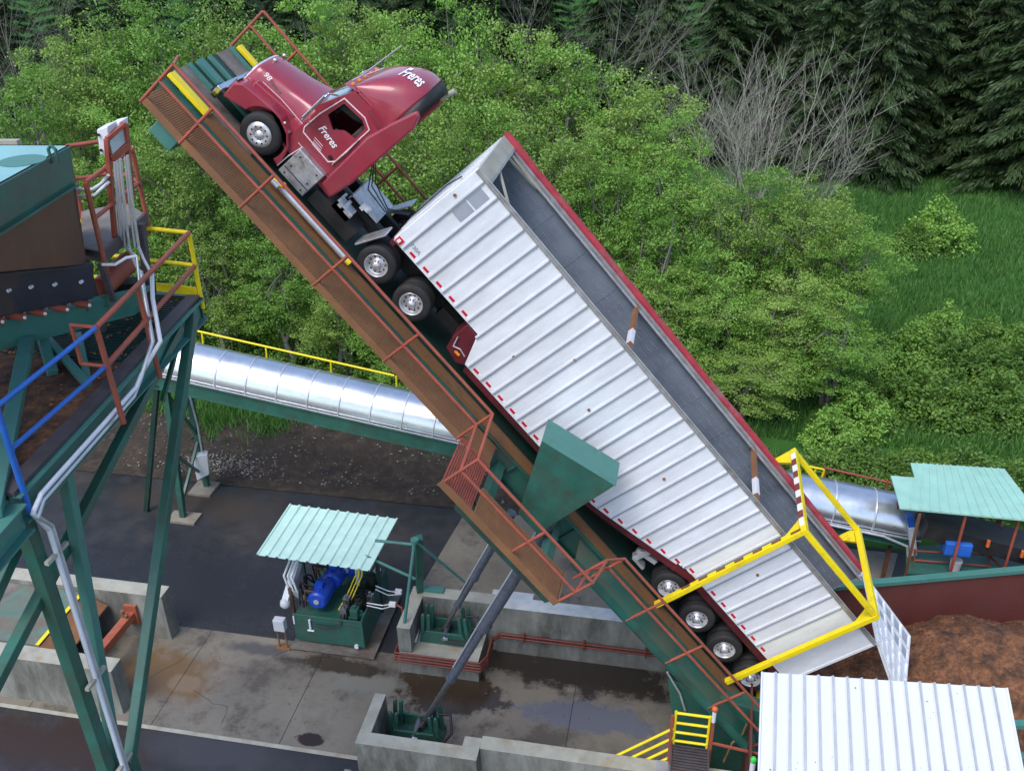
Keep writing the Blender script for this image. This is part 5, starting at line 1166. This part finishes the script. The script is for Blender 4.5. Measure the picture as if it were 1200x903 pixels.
def crown_centres(H, Rr, base, n, seed, lobes=9):
    g = np.random.default_rng(seed); L = []
    for i in range(lobes):
        a = 2*PI*(i/lobes)+g.normal(0, .4); rr = Rr*(.25+.4*g.random()); z = base+(H-base)*(.25+.55*g.random())
        L.append((rr*math.cos(a), rr*math.sin(a), z, Rr*(.38+.22*g.random())))
    L.append((0, 0, H-Rr*.45, Rr*.45)); L.append((.3, .2, base+(H-base)*.5, Rr*.75)); L.append((-.3, 0, base+(H-base)*.22, Rr*.7))
    C_ = []; Rd = []
    while len(C_) < n:
        x, y, z, r = L[g.integers(len(L))]; d = g.normal(0, 1, 3); d /= np.linalg.norm(d); k = r*(.55+.5*g.random()**.6)
        q = np.array([x, y, z])+d*k*np.array([1, 1, 1.15])
        if q[2] < base*.6 or q[2] > H: continue
        C_.append(q); Rd.append(.3+.5*g.random())
    return np.array(C_), np.array(Rd)
def limbs(mb, H, centres, g, n=16, r0=.17, stems=3):
    for s in range(stems):
        a = 2*PI*s/stems+g.random(); top = Vector((math.cos(a)*.9, math.sin(a)*.9, H*.88)); p = Vector((math.cos(a)*.15, math.sin(a)*.15, -.2)); prev = p; N = 7
        pts = [p]
        for i in range(1, N+1):
            t = i/N; q = p.lerp(top, t)+Vector((g.normal(0, .15), g.normal(0, .15), 0)); mb.tube(prev, q, r0*(1-(i-1)/N)+.02, 7, r0*(1-i/N)+.02, caps=False); prev = q; pts.append(q)
        for k in range(n//stems):
            c = Vector(centres[g.integers(len(centres))]); i = 2+int(g.integers(len(pts)-3)); mid = pts[i].lerp(c, .5)+Vector((0, 0, .25)); mb.tube(pts[i], mid, .06, 5, .04, caps=False); mb.tube(mid, c, .04, 5, .012, caps=False)
VAR = []
for k, (H, Rr, base) in enumerate(((13, 3.3, 2.2), (12, 3.7, 1.6), (14, 3.1, 3.0), (10, 3.3, .9), (11.5, 3.0, 1.0))):
    g = np.random.default_rng(20+k); Cc, Rd = crown_centres(H, Rr, base, 260, 40+k, lobes=13)
    p, nr, sz = clumpcloud(Cc, Rd*(.8+.5*g.random(len(Rd))), 105, .06, .5, .6)
    V, F = leaves(p, nr, sz); lm = mesh_np('foliage', V, F, LEAFB if k in (1, 4) else LEAF)
    mb = MB(); limbs(mb, H, Cc, g, n=33); mb_m = bpy.data.meshes.new('trunk'); mb_m.from_pydata([tuple(a) for a in mb.v], [], mb.f); mb_m.materials.append(MT['trunk']); mb_m.polygons.foreach_set('use_smooth', [True]*len(mb.f))
    VAR.append((H, lm, mb_m))
def place(name, label, cat, parts, loc, rot, scl, group):
    o = bpy.data.objects.new(name, None); sc.collection.objects.link(o); o.location = loc; o.rotation_euler = (0, 0, rot); o.scale = scl if isinstance(scl, tuple) else (scl,)*3
    tag(o, label, cat, group)
    for nm, me in parts:
        c = bpy.data.objects.new(nm, me); sc.collection.objects.link(c); c.parent = o
    return o
rr2 = random.Random(11)
ORD = 'first second third fourth fifth sixth seventh eighth ninth tenth eleventh twelfth thirteenth fourteenth fifteenth sixteenth seventeenth eighteenth'.split()
def rank(lst, i, rows):
    r = rows(lst[i]); same = sorted([j for j in range(len(lst)) if rows(lst[j]) == r], key=lambda j: lst[j][0]); return r, ORD[same.index(i)]
def alder_row(t): return 'hindmost row' if t[2] >= 22.6 else 'right hand group' if t[0] > 815 and t[1] < 380 else 'middle row' if not (t[1] > 262 and t[0] < 460 or t[1] > 380) else 'front row above the conveyor'
def conif_row(t): return 'nearest row' if t[2] < 53.5 else 'second row' if t[2] < 59 else 'third row' if t[2] < 67 else 'farthest row'
def bush_row(t): return 'mound row beyond the silver conveyor' if t[1] > 525 else 'lower bramble row' if t[1] > 455 else 'upper bramble row'
TR = [  # photo x, crown top y, distance Y
 (15, 75, 20), (75, 15, 25), (140, -12, 27), (200, 8, 26), (265, -12, 28), (345, -8, 28), (400, -25, 30), (470, 12, 27), (540, -5, 28), (600, 12, 27), (665, 45, 26), (735, 78, 25), (790, 130, 23),
 (-30, 190, 17), (50, 165, 18), (125, 120, 20), (205, 125, 20), (290, 150, 20), (430, 120, 20.5), (500, 100, 21), (565, 110, 21), (640, 120, 21), (710, 160, 20), (775, 215, 19),
 (835, 205, 21.5), (895, 190, 22.5), (955, 200, 22), (1005, 250, 21), (850, 300, 18.5), (925, 315, 18.5), (985, 345, 18), (790, 310, 17.5),
 (0, 300, 17.2), (75, 280, 17.4), (160, 270, 17.6), (240, 265, 17.8), (320, 270, 17.8), (390, 300, 17.5), (450, 340, 17.2), (880, 400, 16.5), (800, 390, 16.5)]
seen = {}
for i, (px, py, Y) in enumerate(TR):
    top = at_y(px, py, Y); gz = ter(top.x, Y); Ht = top.z-gz; H, lm, tm = VAR[i % 5]
    if py > 262 and px < 460 or py > 380: H, lm, tm = VAR[3 + i % 2]
    s = Ht/H; hx = s if s > .75 else .75
    if s > 1.15: hx = 1.1
    r_n, o_n = rank(TR, i, alder_row); lab = f'light green leafy alder, {o_n} from the left in the {r_n}'
    place('alder_tree', lab, 'tree', (('foliage', lm), ('trunk', tm)), (top.x, Y, gz-.1), rr2.random()*6.28, (hx, hx, s), 'alders in the dense band behind the dumper')
# shrubs and brambles
def shrub_mesh(R_, H, n, seed, mat, per=60, ls=.062):
    g = np.random.default_rng(seed); C_ = []; Rd = []
    for i in range(n):
        a = g.random()*2*PI; r = R_*math.sqrt(g.random()); z = H*(1-(r/R_)**2)*(.35+.5*g.random()+.5*mnoise.noise(Vector((r*math.cos(a)*1.1, r*math.sin(a)*1.1, seed)))); C_.append((r*math.cos(a), r*math.sin(a), z*.9+.1)); Rd.append(.2+.25*g.random())
    p, nr, sz = clumpcloud(np.array(C_), np.array(Rd), per, ls, .8); V, F = leaves(p, nr, sz); return mesh_np('bush', V, F, mat)
SH = [shrub_mesh(1.7, 1.9, 90, 1, LEAF2), shrub_mesh(2.2, 1.3, 130, 2, LEAF2), shrub_mesh(1.4, 2.2, 90, 3, LEAF)]
BU = [(1000, 566, 1.0, 1), (1045, 570, 1.0, 1), (1090, 566, .95, 1), (1135, 572, 1.0, 0), (1180, 582, 1.0, 1), (965, 570, .9, 0),
 (1040, 478, 1.0, 0), (1085, 482, 1.2, 0), (1130, 486, 1.1, 1), (1175, 486, 1.2, 0), (1062, 438, 1.2, 2), (1108, 436, 1.3, 0), (1158, 440, 1.2, 1), (1200, 450, 1.2, 0), (1010, 500, 1.0, 2), (1098, 402, 1.1, 2), (1150, 408, 1.0, 0), (1195, 412, 1.0, 2),
 (1100, 285, 1.5, 2), (1075, 290, 1.1, 0), (975, 530, .9, 2),
 (262, 398, 1.1, 2), (296, 412, .9, 0), (330, 408, 1.2, 2), (362, 424, .9, 0), (398, 424, 1.1, 2), (438, 440, 1.0, 0), (474, 448, 1.1, 2), (230, 400, 1.0, 0), (190, 398, 1.1, 2), (150, 400, 1.0, 0), (20, 410, 1.2, 2), (60, 402, 1.1, 0), (105, 405, 1.1, 2), (720, 470, 1.0, 2), (640, 450, 1.0, 2)]
for i, (px, py, s, k) in enumerate(BU):
    p = at_z(px, py, .7); Y = p.y; gz = ter(p.x, Y)
    if px > 900 and py > 350: r_n, o_n = rank([b for b in BU], i, lambda t: bush_row(t) if t[0] > 900 else 'x'); lab, grp = f'low leafy bramble mound, {o_n} from the left in the {r_n}', 'bramble mounds on the grass at the right'
    elif py < 300: lab, grp = ('tall light green bush at the foot of the dark conifers' if k == 2 else 'smaller spreading bush left of the tall one under the conifers'), 'bushes at the foot of the conifers'
    else: lab, grp = f'small leafy bush on the bank under the alders, {ORD[sorted([b[0] for b in BU if b[0] < 900]).index(px)]} from the left', 'bushes along the bank under the alders'
    o = bpy.data.objects.new('bush', SH[k]); sc.collection.objects.link(o); o.location = (p.x, Y, gz-.1); o.rotation_euler = (0, 0, rr2.random()*6); o.scale = (s, s, s*1.05); tag(o, lab, 'bush', grp)
# conifers
def conifer(H, Rb, seed):
    g = np.random.default_rng(seed); P = []; D = []; S = []; mb = MB(); mb.tube((0, 0, -.3), (0, 0, H), .32, 8, .02, caps=False)
    z = 1.2
    while z < H-.3:
        t = z/H; Lb = Rb*(1-t)**.75*(.8+.35*g.random()); nb = 6 if t < .7 else 5; a0 = g.random()*6
        for b in range(nb):
            a = a0+2*PI*b/nb+g.normal(0, .15); l = Lb*(.75+.4*g.random()); nseg = max(3, int(l/.28))
            for k in range(nseg):
                u = (k+1)/nseg; r = l*u; h = z+.12*r-.16*r*r/max(1, l)*1.6
                wid = .16+.42*l*.3*math.sin(PI*min(1, u*1.02))**.7
                m_ = int(12+wid*26)
                off_ = g.normal(0, 1, (m_, 1))*wid*.55
                px_ = math.cos(a)*r-math.sin(a)*off_[:, 0]+g.normal(0, .08, m_); py_ = math.sin(a)*r+math.cos(a)*off_[:, 0]+g.normal(0, .08, m_); pz = h-.10*np.abs(off_[:, 0])-.22*g.random(m_)
                P.append(np.stack([px_, py_, pz], 1)); D.append(np.stack([np.full(m_, math.cos(a))-math.sin(a)*off_[:, 0]*1.4, np.full(m_, math.sin(a))+math.cos(a)*off_[:, 0]*1.4, -.35-.5*g.random(m_)], 1)); S.append(.10+.10*g.random(m_))
        z += .42+.2*g.random()
    P, D, S = np.concatenate(P), np.concatenate(D), np.concatenate(S); D /= np.linalg.norm(D, axis=1)[:, None]
    n = len(P); nr = np.array([0, 0, 1.])+g.normal(0, .35, (n, 3)); b = np.cross(nr, D); b /= np.linalg.norm(b, axis=1)[:, None]; s = S[:, None]
    V = np.stack([P-D*s*1.2, P+b*s*.28, P+D*s*1.3, P-b*s*.28], 1).reshape(-1, 3)
    lm = mesh_np('needles', V, np.arange(4*n).reshape(n, 4), NEEDLE); tm = bpy.data.meshes.new('trunk'); tm.from_pydata([tuple(a) for a in mb.v], [], mb.f); tm.materials.append(MT['darkwood']); return lm, tm
CN = [conifer(22, 4.4, 1), conifer(25, 4.8, 2), conifer(19, 4.0, 3)]
CF = [(1010, 235, 52), (1070, 225, 56), (1130, 225, 54), (1190, 240, 50), (1250, 240, 52), (950, 225, 54), (890, 220, 58), (830, 220, 56), (765, 230, 55), (980, 200, 64), (1050, 200, 66), (1110, 200, 64), (1170, 200, 66), (1230, 200, 62), (700, 230, 57), (640, 230, 60), (580, 230, 58), (860, 200, 68), (740, 200, 66), (510, 230, 60), (440, 230, 58), (370, 230, 60), (290, 230, 60), (210, 230, 60), (130, 230, 60), (50, 230, 58), (-20, 230, 56), (-70, 230, 58), (600, 200, 72), (480, 200, 72), (340, 200, 74), (180, 200, 74), (30, 200, 72), (1290, 210, 60), (920, 180, 76), (1020, 180, 78), (1120, 180, 78), (1210, 180, 76)]
for i, (px, py, Y) in enumerate(CF):
    p = at_y(px, py, Y); gz = ter(p.x, Y); lm, tm = CN[i % 3]; s = .95+.25*rr2.random()
    r_n, o_n = rank(CF, i, conif_row); place('conifer_tree', f'tall dark conifer at the forest edge, {o_n} from the left in the {r_n}', 'tree', (('needles', lm), ('trunk', tm)), (p.x, Y, gz-.2), rr2.random()*6, s, 'dark conifers of the forest edge')
# bare lichen-covered trees
def bare(H, seed, spread, stems, depth=4, r0=.075):
    g = random.Random(seed); mb = MB()
    def br(p, d, L_, r, k):
        n = 3; q = p
        for i in range(n):
            d = (d+Vector((g.gauss(0, .13), g.gauss(0, .13), g.gauss(0, .05)+.05))).normalized(); e = q+d*L_/n
            mb.tube(q, e, r*(1-.2*i), 5 if k > 1 else 4, r*(1-.2*(i+1)), caps=False); q = e
            if k > 0 and (i > 0 or k < depth):
                for _ in range(1):
                    nd = (d+Vector((g.gauss(0, .62), g.gauss(0, .62), g.gauss(.0, .34)))).normalized(); br(q, nd, L_*(.5+.25*g.random()), r*.5, k-1)
        if k > 0: br(q, d, L_*.7, r*.6, k-1)
    for s in range(stems):
        a = 2*PI*s/stems+g.random(); br(Vector((math.cos(a)*.5, math.sin(a)*.5, -.2)), Vector((math.cos(a)*spread, math.sin(a)*spread, 1)).normalized(), H*.42, r0, depth)
    return mb
for px, py, Y, H, sd_, sp, st, lab in ((905, 215, 33, 8.5, 5, .5, 9, 'bare pale lichen covered tree fanning out in front of the conifers'), (862, 215, 35, 8.5, 8, .28, 4, 'slender bare pale tree leaning left of the fan-shaped bare one')):
    p = at_y(px, py, Y); gz = ter(p.x, Y); mb = bare(p.z-gz+H*.8, sd_, sp, st); o = mb.build('bare_tree', MT['dead'], origin=(0, 0, 0)); o.location = (p.x, Y, gz); tag(o, lab, 'bare tree')
for px, Y, H, sd_, lab in ((25, 36, 15, 21, 'bare brownish tree at the top left corner of the forest'), (660, 37, 16, 23, 'bare twiggy tree rising behind the alders at the top centre')):
    p = at_y(px, 100, Y); gz = ter(p.x, Y); mb = bare(H, sd_, .2, 3); o = mb.build('bare_tree', MT['trunk'], origin=(0, 0, 0)); o.location = (p.x, Y, gz); tag(o, lab, 'bare tree')
# grass
def grass(name, n, fpos, h0, h1):
    P = np.array([q for q in (fpos() for _ in range(n)) if q is not None]); n = len(P); a = rng.random(n)*2*PI; h = h0+(h1-h0)*rng.random(n); w = .012+.018*rng.random(n)+h*.03
    t = np.stack([np.cos(a)*w, np.sin(a)*w, 0*a], 1); l = np.stack([rng.normal(0, .3, n)*h, rng.normal(0, .3, n)*h, h], 1)
    V = np.stack([P-t, P+t, P+l*.6+t*.6, P+l], 1).reshape(-1, 3); me = mesh_np(name, V, np.arange(4*n).reshape(n, 4), GRASS)
    o = bpy.data.objects.new(name, me); sc.collection.objects.link(o); o['kind'] = 'stuff'
def gp():
    y = 15+38*rng.random(); p = at_y(880+480*rng.random(), 200, y); x = p.x
    if mnoise.noise(Vector((x*.35, y*.35, 1))) < -.15 and rng.random() < .5: return None
    return (x, y, ter(x, y)-.05)
grass('meadow_grass', 120000, gp, .15, .5)
def gb():
    k = rng.random(); c = at_z(265, 480, .6) if k < .5 else at_z(325, 485, .6)
    x, y = c.x+rng.normal(0, .55), c.y+rng.normal(0, .7)
    if y < 10.6: return None
    return (x, y, ter(x, y))
grass('bank_grass', 9000, gb, .15, .5)
def gu():
    x = -24+38*rng.random(); y = 12.8+3*rng.random()
    if mnoise.noise(Vector((x*.5, y*.5, 8))) < -.05: return None
    return (x, y, ter(x, y)-.03)
grass('verge_grass', 30000, gu, .1, .4)
